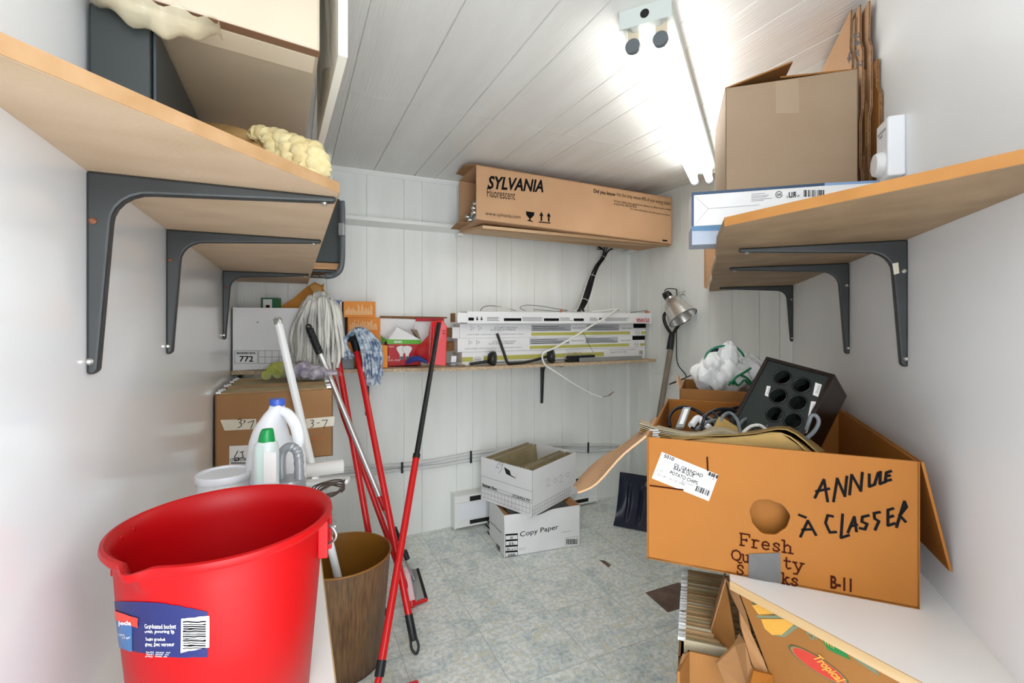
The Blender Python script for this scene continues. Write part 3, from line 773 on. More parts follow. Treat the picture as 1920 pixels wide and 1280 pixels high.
M_labelD = mat('navy_label', '#1C2660', .45); M_labelM = mat('mid_blue_label', '#2E6CA4', .3); M_labelR = mat('red_label_flag', '#E03A2A', .35)
lab = lab_quad(MB(), 209, 390, lambda u: 1127 + 20 * u - 8 * math.sin(u * 3), lambda u: 1208 + 26 * math.sin(min(1, u * 1.3) * 1.55) - 4 * u, 24, 6, .0007).build('label', M_labelD, t, smooth=60)
lab_quad(MB(), 209, 250, lambda u: 1146 + 8 * u, lambda u: 1207 + 14 * u, 8, 4, .0011).build('light_panel', M_labelM, lab, smooth=60)
lab_quad(MB(), 210, 262, lambda u: 1141 + 16 * u, lambda u: 1158 + 17 * u, 8, 2, .0015).build('red_flag', M_labelR, lab, smooth=60)
lab_quad(MB(), 341, 393, lambda u: 1158 - 6 * u, lambda u: 1221 - 10 * u, 8, 3, .0011).build('barcode_panel', M_paper, lab, smooth=60)
g = MB(); y = 1162
while y < 1213:
    h_ = rnd.choice((1, 1.6, 2.6)); lab_quad(g, 345, 387, y, y + h_, 6, 1, .0015); y += h_ + rnd.choice((1.2, 1.8, 2.6))
g.build('barcode', M_ink, lab)
def surf_text(mb, s, x0, x1, y, h, off=.0015, bold=.01):
    vs, fs = text_data(s, bold); mb.add([surf(x0 + (x1 - x0) * a, y - h * b, off)[0] for a, b in vs], fs)
g = MB()
surf_text(g, 'Graduated bucket', 274, 332, 1176, 9); surf_text(g, 'with pouring lip', 275, 330, 1186, 8)
surf_text(g, 'Seau gradué', 276, 313, 1200, 8); surf_text(g, 'avec bec verseur', 276, 329, 1209, 8)
surf_text(g, 'jeda', 226, 251, 1172, 11, .002, .03)
for k in range(3): surf_text(g, 'llliii lliill iii', 277, 322 - 3 * k, 1221 + k * 4, 2.5)
surf_text(g, '9.5 Litre', 215, 237, 1190, 5); surf_text(g, '2.5 gal', 232, 247, 1196, 5)
g.build('lettering', M_paper, lab)

# ------------------------------------------------------------------ jugs on the left bench
def loft(mb, rows, c, n=28, e=3.0, ax=None):
    """rows: (x0,x1,half_depth,z) across RT; superellipse sections"""
    R = []
    for xa, xb, hd, z in rows:
        m_, w = (xa + xb) / 2, (xb - xa) / 2; ring_ = []
        for k in range(n):
            a = 2 * math.pi * k / n; cx, sy = math.cos(a), math.sin(a)
            ring_.append(c + RT * (m_ + w * math.copysign(abs(cx) ** (2 / e), cx)) + FW * (hd * math.copysign(abs(sy) ** (2 / e), sy)) + V3((0, 0, z)))
        R.append(ring_)
    return mb.rings(R)
def rows_px(rows, d):
    return [((a - 520) / FPX * d, (b - 520) / FPX * d, hd, EYE - (y - HOR) / FPX * d - ZB) for a, b, y, hd in rows]
d = 1.02; c = pd(520, 700, d); c.z = ZB
t = thing('bleach_jug', 'tall white plastic bleach jug with a blue cap and moulded handle', 'jug', c)
body = rows_px([(472, 566, 1008 - .5, .050), (470, 567, 1000, .054), (470, 567, 862, .054), (473, 563, 842, .052), (477, 536, 822, .047), (483, 531, 803, .042), (491, 529, 788, .036), (500, 529, 774, .028), (507, 531, 765, .020), (508, 532, 758, .0145)], d)
loft(MB(), body, c, e=2.6).build('bottle', M_white, t, smooth=60)
hp = [pd(526, 768, d), pd(540, 776, d), pd(553, 795, d), pd(559, 815, d), pd(559, 832, d), pd(550, 846, d)]
MB().tube(smooth_path(hp, 6), [.0085 + .004 * math.sin(math.pi * k / 30) for k in range(31)], 12).build('grip', M_white, t, smooth=60)
cc = pd(520, 760, d); MB().lathe(cc, [(.0155, 0), (.0155, .012), (.0148, .0145), (.004, .0148)], 24).build('cap', mat('blue_cap', '#4060C0', .35), t, smooth=35)
PJ = Plane(c - FW * .0545, -FW); g = MB()
g.patch(PJ, [(471.5, 845), (477, 845), (477, 900), (471.5, 900)], .0004); g.build('label', M_paper, t)

d = .885; c = pd(499, 700, d); c.z = ZB
t = thing('cleaner_bottle', 'clear cleaner bottle with a green flip cap in front of the bleach jug', 'bottle', c)
def rp(rows, d, m): return [((a - m) / FPX * d, (b - m) / FPX * d, hd, EYE - (y - HOR) / FPX * d - ZB) for a, b, y, hd in rows]
zlow = 603 + .468 * FPX / d
loft(MB(), rp([(481, 518, zlow - .5, .018), (479, 520, zlow - 6, .02), (479, 520, 850, .02), (480, 518, 832, .019), (486, 513, 826, .013), (488, 511, 824, .012)], d, 499), c, e=2.8).build('bottle', mat('cloudy_plastic', '#CDD6D6', .25), t, smooth=60)
loft(MB(), rp([(484, 515, 831, .014), (487, 513, 818, .0135), (489, 512, 810, .012), (492, 511, 804, .009), (498, 509, 803, .004)], d, 499), c, e=2.2).build('cap', M_green, t, smooth=50)
PJ = Plane(c - FW * .0205, -FW)
MB().patch(PJ, [(481, 838), (493, 836), (493, 905), (482, 905)], .0004).build('label', mat('pale_green_label', '#C4DAD2', .5), t)
MB().patch(PJ, [(494, 846), (518, 848), (518, 905), (494, 905)], .0004).build('label', M_paper, t)

d = .93; c = pd(543, 700, d); c.z = ZB; zlow = 603 + .468 * FPX / d
t = thing('silver_jug', 'silver grey plastic jug with arched ribbed handle beside the bleach jug', 'jug', c)
loft(MB(), rp([(522, 566, zlow - .5, .03), (520, 568, zlow - 5, .032), (520, 568, 905, .032), (522, 566, 896, .028)], d, 543), c, e=3).build('bottle', M_silver, t, smooth=60)
hp = [pd(528, 898, d), pd(527, 862, d), pd(531, 845, d), pd(543, 837, d), pd(555, 843, d), pd(560, 858, d), pd(561, 898, d)]
P = smooth_path(hp, 8); MB().tube(P, [.0085 + (.0012 if k > len(P) * .55 and k % 3 == 0 else 0) for k in range(len(P))], 14).build('handle', M_silver, t, smooth=40)

d = .96; c = pd(420, 700, d); c.z = ZB; zt_ = pd(420, 884, d).z - ZB
t = thing('lidded_tub', 'white plastic tub with lid behind the red bucket by the left wall', 'tub', c)
MB().lathe(c, [(.044, 0), (.0475, zt_ - .012)], 36).build('tub', M_offw, t, smooth=40)
MB().lathe(c, [(.0495, zt_ - .014), (.0505, zt_ - .012), (.0505, zt_ - .003), (.049, zt_), (.044, zt_), (.043, zt_ - .004), (.003, zt_ - .004)], 40).build('lid', M_white, t, smooth=30)

# white roll, pipe offcuts and brown cord on the bench
ZBt = ZB + .0004
a = pz(575, 893, -.468 + .02); a = pd(560, 868, 1.40); a.z = ZBt + .021; b = pd(643, 866, 1.46); b.z = ZBt + .021
t = thing('paper_roll', 'white paper roll lying across the left bench behind the jugs', 'roll', (a + b) / 2 - V3((0, 0, .02)))
MB().tube([a, b], .0205, 24).build('roll', M_paper, t, smooth=40)
MB().lathe(b, [(.014, .0002), (.014, .0006)], 18, ax=(b - a)).build('core', M_dark, t)
a = pd(570, 895, 1.33); b = pd(652, 884, 1.36); a.z = b.z = ZBt
t = MB().box(a, V3((b.x - a.x, b.y - a.y, 0)), V3((.01, .03, 0)), V3((0, 0, .012))).build('raceway_strip', M_offw, bevel=.002); tag(t, 'white plastic cable raceway strip in front of the paper roll', 'strip')
def coil(label, c, rx, ry, turns, r, m, tail=None, name='cord', cat='cord'):
    pts = []
    for k in range(int(turns * 14)):
        a = 2 * math.pi * k / 14; w = 1 + .10 * math.sin(k * 1.7) + .05 * (k // 14)
        pts.append(c + RT * (rx * w * math.cos(a)) + FW * (ry * w * math.sin(a)) + V3((0, 0, r + .0042 * (k / 14) + (0.02 * max(0, math.cos(a + .5)) if k // 14 == turns - 1 else 0))))
    return tag(MB().tube(smooth_path(pts, 3), r, 8).build(name, m, smooth=60), label, cat)
c = pz(632, 924, -.468); c.z = ZBt; coil('brown flat cord coiled at the edge of the left bench beside the bucket', c - RT * .022, .034, .05, 4, .0022, M_cable_n)

# ------------------------------------------------------------------ brown file box on the left bench
def folder(label, p0, p1, h, m, group, lean=V3((0, 0, 0)), th=.0022, hooks=True, name='hanging_folder', thing_z=None):
    U = p1 - p0; un = U.normalized(); nn = V3((-un.y, un.x, 0))
    t = thing(name, label, 'folder', p0, group)
    MB().prism([p0, p1, p1 + V3((0, 0, h)) + lean, p0 + V3((0, 0, h)) + lean], nn * th).build('sheet', m, t)
    if hooks:
        for q, s in ((p0, -1), (p1, 1)):
            c = q + V3((0, 0, h)) + lean + nn * th / 2 + un * s * .004
            MB().cbox(c, un * .014, nn * .0022, V3((0, 0, .007))).build('hook', M_hook, t)
    return t
A = pz(407, 877, -.468); A = V3((LX + .006, A.y, ZBt)); B = pz(629, 870, -.468); B = V3((.128, A.y - .01, ZBt))
dA = A.dot(FW); H = .232
U = B - A; Vv = V3((0.012, .50, 0))
t = thing('file_box', 'brown cardboard file box marked 3-7 on masking tape, on the left bench', 'box', A)
open_carton(MB(), A, U, Vv, V3((0, 0, H)), .005, 'fblrd').build('carton_body', M_card, t, bevel=.001)
PF = plane3(A, B, A + V3((0, 0, H)))
tp = MB().patch(PF, [(413, 787), (480, 785), (482, 804), (421, 807)], .0005).build('tape', M_masking, t)
g = MB()
for s in ([(446, 787), (450, 785), (453, 788), (449, 792), (453, 794), (452, 799), (446, 802)], [(457, 788), (460, 789), (457, 793)], [(465, 792), (476, 788), (470, 804)]): g.ribbon(PF, s, .0022, .0013)
g.build('handwriting', M_ink, tp)
tp = MB().patch(PF, [(573, 785), (628, 780), (626, 798), (576, 803)], .0005).build('tape', M_masking, t)
g = MB()
for s in ([(582, 788), (587, 787), (588, 791), (584, 793), (588, 795), (586, 800), (582, 801)], [(594, 793), (599, 792)], [(603, 788), (614, 787), (607, 802)]): g.ribbon(PF, s, .0022, .0013)
g.build('handwriting', M_ink, tp)
lb_ = MB().patch(PF, [(430, 836), (471, 834), (471, 873), (430, 876)], .0005).build('label', M_paper, t)
g = MB()
for s in ([(446, 845), (440, 856), (441, 864), (447, 863), (448, 858), (442, 858)], [(450, 848), (457, 846)], [(454, 847), (456, 858), (451, 858)]): g.ribbon(PF, s, .0025, .0013)
g.ptext(PF, '1706951802', (432, 865), (468, 863), 6, .02, off=.0013)
for k in range(18): g.patch(PF, [(433 + 2 * k, 866), (434.2 + 2 * k, 866), (434.2 + 2 * k, 870), (433 + 2 * k, 870)], .0002, .0007)
g.build('printing', M_ink, lb_)
g = MB(); g.ptext(PF, 'PRODUIT AUTHEN', (583, 825), (610, 822), 3.5, .02); g.build('printing', M_inkO, t)
Un = U.normalized()
for k, f in enumerate((.03, .12, .24, .36, .5, .64, .8, .93)):
    o = A + Vv * f + Un * .012 + V3((0, 0, .02)); o2 = o + Un * (U.length - .028)
    folder('hanging file folder hung in the brown file box marked 3-7', o, o2, H - .02 + .004 + rnd.uniform(-.003, .004), M_folder if k % 3 else M_folderT, 'hanging folders in the 3-7 box', lean=V3((0, -.004, 0)))
# gloves in a bag on the folders
t = thing('glove_bag', 'clear bag of yellow and purple gloves on top of the brown file box', 'bag', A + U * .6 + Vv * .3 + V3((0, 0, H + .012)))
gz = ZBt + H + .014
def glove(c, ang, m, s=1.0):
    mb = MB(); ca, sa = math.cos(ang), math.sin(ang)
    def P(x, y, z): return c + RT * (x * ca - y * sa) * s + FW * (x * sa + y * ca) * s + V3((0, 0, z))
    mb.tube([P(-.05, 0, 0), P(-.02, 0, .004), P(.02, 0, .004), P(.045, 0, 0)], [.02 * s, .026 * s, .028 * s, .022 * s], 12)
    for k in range(4): mb.tube([P(.04, -.022 + .015 * k, .001), P(.075, -.026 + .017 * k, .003), P(.105 - .008 * abs(k - 1.5), -.028 + .019 * k, .0)], [.0095 * s, .009 * s, .006 * s], 8)
    mb.tube([P(-.005, -.024, .0), P(.02, -.045, .002), P(.045, -.055, .0)], [.011 * s, .01 * s, .007 * s], 8)
    return mb
M_gy = mat('yellow_green_glove', '#B8BC5A', .7, col2='#8E9648', nscale=20); M_gp = mat('purple_glove', '#8C8298', .7, col2='#C6C2CC', nscale=40)
cg = pd(560, 722, 1.86); cg.z = gz + .022
for k, (dx, dz, an, m_) in enumerate(((-.095, 0, 1.7, M_gy), (-.045, .006, 1.45, M_gy), (.005, .0, 1.6, M_gp), (.05, .008, 1.75, M_gp), (.092, 0, 1.4, M_gp), (-.07, .02, 1.55, M_gy), (.03, .022, 1.6, M_gp))):
    glove(cg + RT * dx - FW * .03 + V3((0, 0, dz - .004)), an, m_, .9).build('glove', m_, t, smooth=60)
def bagf(u, v):
    x = (u - .5) * .30; y = (v - .5) * .16
    e = max(0, 1 - (abs(u - .5) * 2) ** 4) * max(0, 1 - (abs(v - .5) * 2) ** 4)
    return cg + RT * x + FW * y + V3((0, 0, -.02 + .058 * e ** .6 + .004 * math.sin(17 * u + 3) * math.sin(13 * v)))
MB().sheet(bagf, 30, 18).build('plastic_wrap', M_film, t, smooth=60)

# ------------------------------------------------------------------ wood grain waste basket with the white tube
bcx = pd(640, 800, 1.60); bcx.z = 0
t = thing('waste_basket', 'round wood grain metal waste basket on the floor beside the left bench', 'waste basket', bcx)
M_woodgrain = mat('printed_wood_grain', '#4C3826', .38, col2='#7A5A3A', nscale=26, stretch=(6, 6, .3), lo=.3, hi=.7, detail=6)
M_brass = mat('tan_enamel_inside', '#8E5E22', .35, col2='#84561E', nscale=6)
RB, RTm, HB_ = .130, .162, .362
MB().lathe(bcx, [(RB, .001), (RB + .002, .004), (RTm, HB_)], 64, cap0=False, cap1=False).build('side', M_woodgrain, t, smooth=40)
MB().lathe(bcx, [(RTm - .0025, HB_), (RB - .002, .006), (.002, .005)], 64, cap0=False, cap1=True).build('lining', M_brass, t, smooth=40)
MB().tube([bcx + V3((math.cos(a) * RTm, math.sin(a) * RTm, HB_)) for a in [2 * math.pi * k / 64 for k in range(64)]], .0035, 8, closed=True).build('rim', M_brass, t, smooth=60)
MB().tube([bcx + V3((math.cos(a) * RB, math.sin(a) * RB, .003)) for a in [2 * math.pi * k / 64 for k in range(64)]], .003, 8, closed=True).build('base_rim', mat('dark_bronze', '#4E3A26', .4), t, smooth=60)
# label ghost inside
lp = bcx + FW * .15
tb0 = pd(668, 1140, 1.60); tb0.z = .018; tb1 = pd(519, 593, 1.55)
dirt = (tb1 - tb0)
t = thing('fluorescent_tube', 'long white fluorescent tube leaning out of the wood grain waste basket', 'fluorescent tube', tb0)
MB().tube([tb0, tb0 + dirt * .985], .0127, 20).build('glass', M_tubeglass, t, smooth=50)
dn = dirt.normalized()
MB().lathe(tb0 + dirt * .978, [(.0131, 0), (.0131, .018), (.0115, .020), (.001, .020)], 20, ax=dn).build('end_cap', M_steel, t, smooth=40)
for s in (-1, 1): MB().tube([tb0 + dirt * .985 + dn * .005 + RT * .006 * s, tb0 + dirt * .985 + dn * .018 + RT * .006 * s], .0012, 6).build('pin', M_screw, t)

# ------------------------------------------------------------------ mops, broom, squeegee mop
def grip(t, a, b, r, m=M_black, hole=True, name='grip'):
    """grip from a to tip b with a hanging loop"""
    v = (b - a); vn = v.normalized(); L = v.length
    g = MB().tube([a, a + vn * L * .62, a + vn * L * .66], [r, r, r * .8], 14).build(name, m, t, smooth=40)
    q = a + vn * L * .62; e = b; xx = RT - vn * RT.dot(vn); xx.normalize(); w = r * .95
    pts = [q - xx * w * .7, q + vn * L * .16 - xx * w * .95, e - vn * w - xx * w * .7, e - vn * w * .15, e - vn * w + xx * w * .7, q + vn * L * .16 + xx * w * .95, q + xx * w * .7]
    MB().tube(smooth_path(pts, 4), r * .33, 8).build('hang_loop', m, g, smooth=60)
    return g
R_ = .0125
def strands(mb, n, fn, r):
    for k in range(n): mb.tube(smooth_path(fn(k, n), 4), r * rnd.uniform(.8, 1.15), 6)
    return mb
# big grey string mop (upside down), handle on the floor behind the basket
fl = pd(719, 1160, 1.15 * FPX / (1160 - 603)); fl.z = .006; top = pd(637, 690, 2.02)
t = thing('string_mop', 'large grey cotton string mop standing head up with a red handle', 'mop', fl)
v = (fl - top).normalized(); ga = fl - v * .10
MB().tube([top - v * .08, ga], R_, 16).build('handle', M_redp, t, smooth=50)
grip(t, ga, fl, R_ * 1.1)
hd = pd(606, 575, 2.02)
MB().tube([top - v * .08, hd], [.016, .02], 12).build('socket', M_greyp, t, smooth=50)
def bs(k, n):
    u = rnd.random(); dd = rnd.uniform(-.05, .055); front = dd < 0
    xt = 560 + 78 * (k + .5) / n + rnd.uniform(-5, 5); cx = 600
    sp = (xt - cx) / 42.0
    ytop = 552 + 22 * sp * sp + (10 if front else 0) + rnd.uniform(-3, 6)
    xb = cx + (xt - cx) * (1.12 if sp < 0 else 1.05) + rnd.uniform(-7, 7)
    yb = 668 + 26 * math.sin(math.pi * (sp + 1) / 2) * rnd.uniform(.3, 1.35) + rnd.uniform(-8, 8)
    d0 = 2.02
    return [pd(cx + (xt - cx) * .35, 566 + rnd.uniform(-3, 6), d0), pd(cx + (xt - cx) * .75, ytop - 3, d0 + dd * .6), pd(xt, ytop + 14, d0 + dd), pd(xt * .45 + xb * .55 + rnd.uniform(-3, 3), 612 + rnd.uniform(-5, 5), d0 + dd * 1.15), pd(xb + rnd.uniform(-4, 4), yb - 24, d0 + dd), pd(xb + rnd.uniform(-5, 5), yb, d0 + dd * .9)]
strands(MB(), 95, bs, .0072).build('mop_head', M_mop, t, smooth=70)
# blue string mop
fl = pd(781, 1230, 1.15 * FPX / (1230 - 603)); fl.z = .006; top = pd(667, 648, 2.04)
t = thing('string_mop', 'small blue string mop standing head up with a red handle', 'mop', fl)
v = (fl - top).normalized(); ga = fl - v * .125
MB().tube([top, ga], R_, 16).build('handle', M_redp, t, smooth=50)
grip(t, ga, fl, R_ * 1.12)
MB().tube([top + v * .03, top - v * .03, pd(657, 632, 2.02)], [.014, .02, .022], 12).build('socket', M_black, t, smooth=50)
def bl(k, n):
    u = k / n; dd = rnd.uniform(-.04, .04)
    a = pd(655 + 12 * rnd.random(), 622 + 5 * rnd.random(), 2.03)
    if u < .16:
        xb = 646 + 20 * rnd.random(); return [a, pd(648 + 4 * rnd.random(), 632, 2.03 + dd), pd(645 + 7 * rnd.random(), 650, 2.03 + dd), pd(xb, 664 + 10 * rnd.random(), 2.03 + dd)]
    w = (u - .16) / .84
    xm = 668 + 44 * w; xe = 684 + 34 * w + rnd.uniform(-5, 5) - (0 if w < .75 else 2)
    ye = 724 - 8 * w + rnd.uniform(-9, 3) if w < .8 else 655 + 55 * rnd.random()
    return [a, pd(664 + 20 * w, 615 + 5 * rnd.random(), 2.03 + dd * .6), pd(xm, 626 + 16 * w + 4 * rnd.random(), 2.03 + dd), pd((xm + xe) / 2 + 4 + rnd.uniform(-3, 3), 664 + 4 * w, 2.03 + dd), pd(xe, min(ye - 12, 698), 2.03 + dd), pd(xe + rnd.uniform(-3, 3), ye, 2.03 + dd * .8)]
strands(MB(), 95, bl, .0050).build('mop_head', M_mopb, t, smooth=70)
# plain red handle (second mop handle) between the others
fl = pd(772, 1134, 1.15 * FPX / (1134 - 603)); fl.z = .006; top = pd(617, 684, 2.08)
t = thing('red_pole', 'red broom pole leaning between the grey mop and the silver pole', 'pole', fl)
v = (fl - top).normalized()
pts = [top, pd(645, 781, 2.03), fl - v * .03]
MB().tube(pts, R_ * .95, 16).build('handle', M_redp, t, smooth=50)
MB().tube([fl - v * .03, fl], [R_ * 1.2, R_], 14).build('tip', M_redp, t, smooth=50)
# squeegee sponge mop with the silver pole
bs_ = pd(784, 1130, 1.15 * FPX / (1132 - 603)); bs_.z = .004; gtop = pd(577, 609, 1.95); g1 = pd(600, 664, 1.94)
t = thing('sponge_mop', 'squeegee sponge mop on a silver pole with black ribbed grip, head on the floor', 'mop', bs_)
pm = pd(717, 942, 1.92); pe = pd(760, 1050, 1.92)
MB().tube([g1, pm], .0115, 16).build('pole', M_alu, t, smooth=50)
v = (gtop - g1).normalized(); n_ = 40
MB().tube([g1.lerp(gtop, k / n_ * .9) for k in range(n_ + 1)], [(.0155 if k % 3 else .0142) if 2 < k < 38 else .0135 for k in range(n_ + 1)], 16).build('grip', M_black, t, smooth=30)
q = gtop - v * .012; xx = (RT - v * RT.dot(v)).normalized()
MB().tube([q + v * .0 + xx * .010 * math.cos(a) + v * .013 * math.sin(a) for a in [2 * math.pi * k / 20 for k in range(20)]], .0036, 8, closed=True).build('hang_loop', M_black, t, smooth=60)
MB().tube([pm, pm.lerp(pe, .3), pe], [.0125, .0105, .0105], 14).build('lower_pole', M_alu, t, smooth=50)
MB().tube([pm.lerp(pe, -.12), pm.lerp(pe, .12)], .0128, 14).build('collar', M_redp, t, smooth=50)
MB().tube([pm.lerp(pe, .45), pm.lerp(pe, .66)], .017, 14).build('joint', M_black, t, smooth=50)
MB().tube([pd(758, 1032, 1.91), pd(764, 1048, 1.91)], .011, 12).build('joint', M_black, t, smooth=50)
d_ = 1.91
hp = [pd(762, 1066, 2.03), pd(783, 1066, 2.03), pd(800, 1126, 1.93), pd(779, 1132, 1.92)]
for p in hp: p.z = max(p.z, .012)
nn = (hp[1] - hp[0]).cross(hp[3] - hp[0]).normalized()
MB().prism(hp, nn * .006).build('squeegee_plate', M_steel, t, bevel=.001)
MB().tube([hp[1], hp[2]], .006, 10).build('rubber_blade', M_black, t)
a_, b_ = pd(760, 1068, 1.97), pd(771, 1128, 1.90); a_.z = max(a_.z, .022); b_.z = max(b_.z, .022)
MB().tube([a_, b_], .017, 16).build('sponge_roller', mat('pink_sponge', '#E8C8CE', .9, bump=.5, bscale=200), t, smooth=50)
MB().tube([b_, b_ + (b_ - a_).normalized() * .022], [.018, .013], 14).build('end_cap', M_redp, t, smooth=50)
MB().tube([b_ + (b_ - a_).normalized() * .012, hp[2]], .008, 10).build('end_bracket', M_redp, t, smooth=50)
MB().tube([pe, hp[0].lerp(hp[2], .4) + V3((0, 0, .008))], .006, 10).build('wire_arm', M_steel, t, smooth=50)
# broom pole with the dustpan
D0 = pd(704, 1296, 1.47); D0.z = .10; tp_ = pd(823, 606, 2.215)
gA = pd(716, 1237, 1.43); gB = pd(709, 1268, 1.40)
ax_ = (tp_ - gA).normalized()
t = thing('broom', 'red and black broom pole leaning on the back shelf in front of the dustpan', 'broom', V3((gB.x, gB.y, 0)))
mid = gA.lerp(tp_, .53)
mid = gA + (tp_ - gA) * .50
MB().tube([gA, mid], .0125, 16).build('lower_pole', M_redp, t, smooth=50)
MB().tube([mid, tp_], .0105, 16).build('upper_pole', M_black, t, smooth=50)
MB().tube([mid - ax_ * .012, mid + ax_ * .006], .0142, 16).build('collar', M_black, t, smooth=50)
MB().tube([gA - ax_ * (gA - gB).length, gA], .0145, 16).build('sleeve', M_black, t, smooth=50)
low = gB - ax_ * .05
MB().tube([gA - ax_ * (gA - gB).length, low], .0105, 14).build('socket', M_redp, t, smooth=50)
lw = V3((low.x, low.y - .01, .0))
MB().box(V3((lw.x - .13, lw.y - .02, .035)), V3((.26, 0, 0)), V3((0, .04, 0)), V3((0, 0, .03))).build('brush_block', M_redd, t, bevel=.006)
mb = MB()
for k in range(60): 
    x = lw.x - .125 + .25 * k / 59; mb.tube([V3((x, lw.y + .012 * ((k % 3) - 1), .036)), V3((x + rnd.uniform(-.006, .006), lw.y + .018 * ((k % 3) - 1), .0)),], .002, 4)
o = mb.build('bristles', M_black, t); o['kind'] = 'stuff'
# red dustpan standing on the back shelf
zs = zback(.5)
t = thing('dustpan', 'red plastic dustpan standing on edge on the back shelf against the broom pole', 'dustpan', pd(810, 684, 2.27))
d0, d1 = 2.255, 2.30
p = [pd(805, 683, d0), pd(836, 686, d0 + .02), pd(838, 612, d0 + .03), pd(830, 600, d0 + .03), pd(808, 603, d0)]
MB().prism(p, V3((.004, .012, 0))).build('pan', M_redd, t, bevel=.003)
p = [pd(766, 668, d1 + .08), pd(803, 684, d0), pd(806, 604, d0), pd(804, 627, d0 + .01), pd(794, 637, d0 + .03)]
p = [pd(767, 669, d1 + .09), pd(803, 683, d0 + .004), pd(807, 604, d0 + .004), pd(803, 628, d0 + .02)]
MB().prism(p, V3((.003, .006, 0))).build('side_wing', M_redd, t, bevel=.001)
MB().tube([pd(813, 612, d0 - .012), pd(812, 640, d0 - .01), pd(806, 680, d0 - .008)], [.006, .008, .007], 12).build('ridge', M_redd, t, smooth=50)
for y in (620, 625): MB().cbox(pd(832, y, d0 - .003), RT * .012, FW * .006, V3((0, 0, .0025))).build('vent_slot', M_dark, t)
t = thing('brush_head', 'red edged brush lying behind the dustpan on the back shelf', 'brush', pd(800, 600, 2.42))
MB().cbox(pd(806, 599, 2.40), RT * .142, FW * .02, V3((0, 0, .018))).build('red_bar', mat('deep_red_plastic', '#A8202A', .4), t, bevel=.002)
MB().box(pd(777, 684, 2.44), RT * .115, FW * .012, V3((0, 0, (684 - 600) / FPX * 2.44))).build('backing_panel', M_whitecard, t)
P = smooth_path([pd(762, 681, 2.29), pd(772, 674, 2.285), pd(785, 672, 2.28), pd(803, 680, 2.27)], 6)
for q in P: q.z = max(q.z, zback(q.x) + .012)
t = MB().tube(P, [.006 + .008 * math.sin(math.pi * k / (len(P) - 1)) for k in range(len(P))], 12).build('blue_scoop', M_blue, smooth=60); tag(t, 'blue plastic scoop lying under the red dustpan on the back shelf', 'scoop')

# ------------------------------------------------------------------ open potato chip carton on the right bench
ZB2 = ZB + .0004
A = pz(1213, 1047, -.468); B = pz(1725, 1143, -.468); A.z = B.z = ZB2
U = B - A; H = .240; Hv = V3((0, 0, H)); un = U.normalized()
Vv = V3((-U.y, U.x, 0)).normalized() * .50
if Vv.dot(FW) < 0: Vv = -Vv
vn = Vv.normalized()
t = thing('chip_carton', 'open orange cardboard carton hand lettered ANNULE A CLASSER on the right bench', 'carton', A)
open_carton(MB(), A, U, Vv, Hv, .005, 'blrd').build('carton_body', M_cardO, t, bevel=.001)
PF = plane3(A, B, A + Hv)
# front panel with the round hand hole
hc = PF.hit(1442, 968, 0) - A; hx, hy = hc.dot(un), hc.z; hr = .0315
angs = sorted([2 * math.pi * k / 48 for k in range(48)] + [math.atan2(y - hy, x - hx) % (2 * math.pi) for x in (0, U.length) for y in (0, H)])
vi = []; vo = []
for a in angs:
    c_, s_ = math.cos(a), math.sin(a); ks = []
    if c_ > 1e-9: ks.append((U.length - hx) / c_)
    if c_ < -1e-9: ks.append(-hx / c_)
    if s_ > 1e-9: ks.append((H - hy) / s_)
    if s_ < -1e-9: ks.append(-hy / s_)
    k = min(ks); rr = hr * (1 + .05 * math.sin(3 * a + .6) + .02 * math.sin(9 * a)); vi.append((hx + c_ * rr, hy + s_ * rr)); vo.append((hx + c_ * k, hy + s_ * k))
nA = len(angs); vs = []
for q, dep in ((vo, 0), (vi, 0), (vi, .005), (vo, .005)): vs += [A + un * x + V3((0, 0, y)) + vn * dep for x, y in q]
fs = []
for k in range(nA):
    j = (k + 1) % nA
    for r_ in range(4): r2 = (r_ + 1) % 4; fs.append((r_ * nA + k, r_ * nA + j, r2 * nA + j, r2 * nA + k))
fp = MB().add(vs, fs).build('front_panel', M_cardO, t)
MB().box(A + un * .03 + vn * .034 + V3((0, 0, .006)), un * (U.length - .06), vn * .004, V3((0, 0, H * .72))).build('inner_flap', M_cardO, t)
T = A + Hv
l0, l1 = T + vn * .004, T + Vv * .40
f0, f1 = pd(1084, 932, 1.00), pd(1076, 908, 1.14)
MB().sheet(lambda u, v: l0.lerp(l1, v).lerp(f0.lerp(f1, v), u) + V3((0, 0, .012 * math.sin(u * 7 + v * 3) * u)), 10, 8, .004).build('left_flap', M_cardL, t)
r0 = T + U; b1 = cw(.7105, .765, -.405)
MB().prism([r0 + un * .001, r0 + un * .001 + Vv * .93, b1 + Vv * .90 , b1], un * .004).build('right_flap', M_cardO, t)
MB().prism([T + Vv + un * .0, T + U + Vv, T + U + Vv * 1.0 + V3((0, 0, -.16)) + vn * .045, T + Vv + V3((0, 0, -.16)) + vn * .045], vn * .004).build('back_flap', M_cardO, t)
lb_ = MB().patch(PF, [(1241, 847), (1347, 890), (1329, 939), (1222, 896)], .0004, .0002).build('address_label', M_paper, t, bevel=0)
g = MB(); O_ = .0012
def rot_text(s, x, y, w, h, bold=0):
    ax_, ay = .927, .375; g.ptext(PF, s, (x, y), (x + w * ax_, y + w * ay), h, bold, off=O_, tl=(x + h * .36, y - h * .93))
rot_text('5010', 1244, 857, 20, 7, .03); rot_text('OL GRANDAD', 1263, 874, 58, 7, .02); rot_text('BAR-B-QUE', 1262, 881, 41, 7, .02); rot_text('POTATO CHIPS', 1255, 888, 56, 7, .02)
rot_text('2 OZ', 1232, 882, 11, 4.5); rot_text('SELL BY: Oct 20, 2008', 1231, 890, 56, 4.5); rot_text('30 Count', 1277, 903, 24, 4.5); rot_text('0149', 1330, 897, 10, 4)
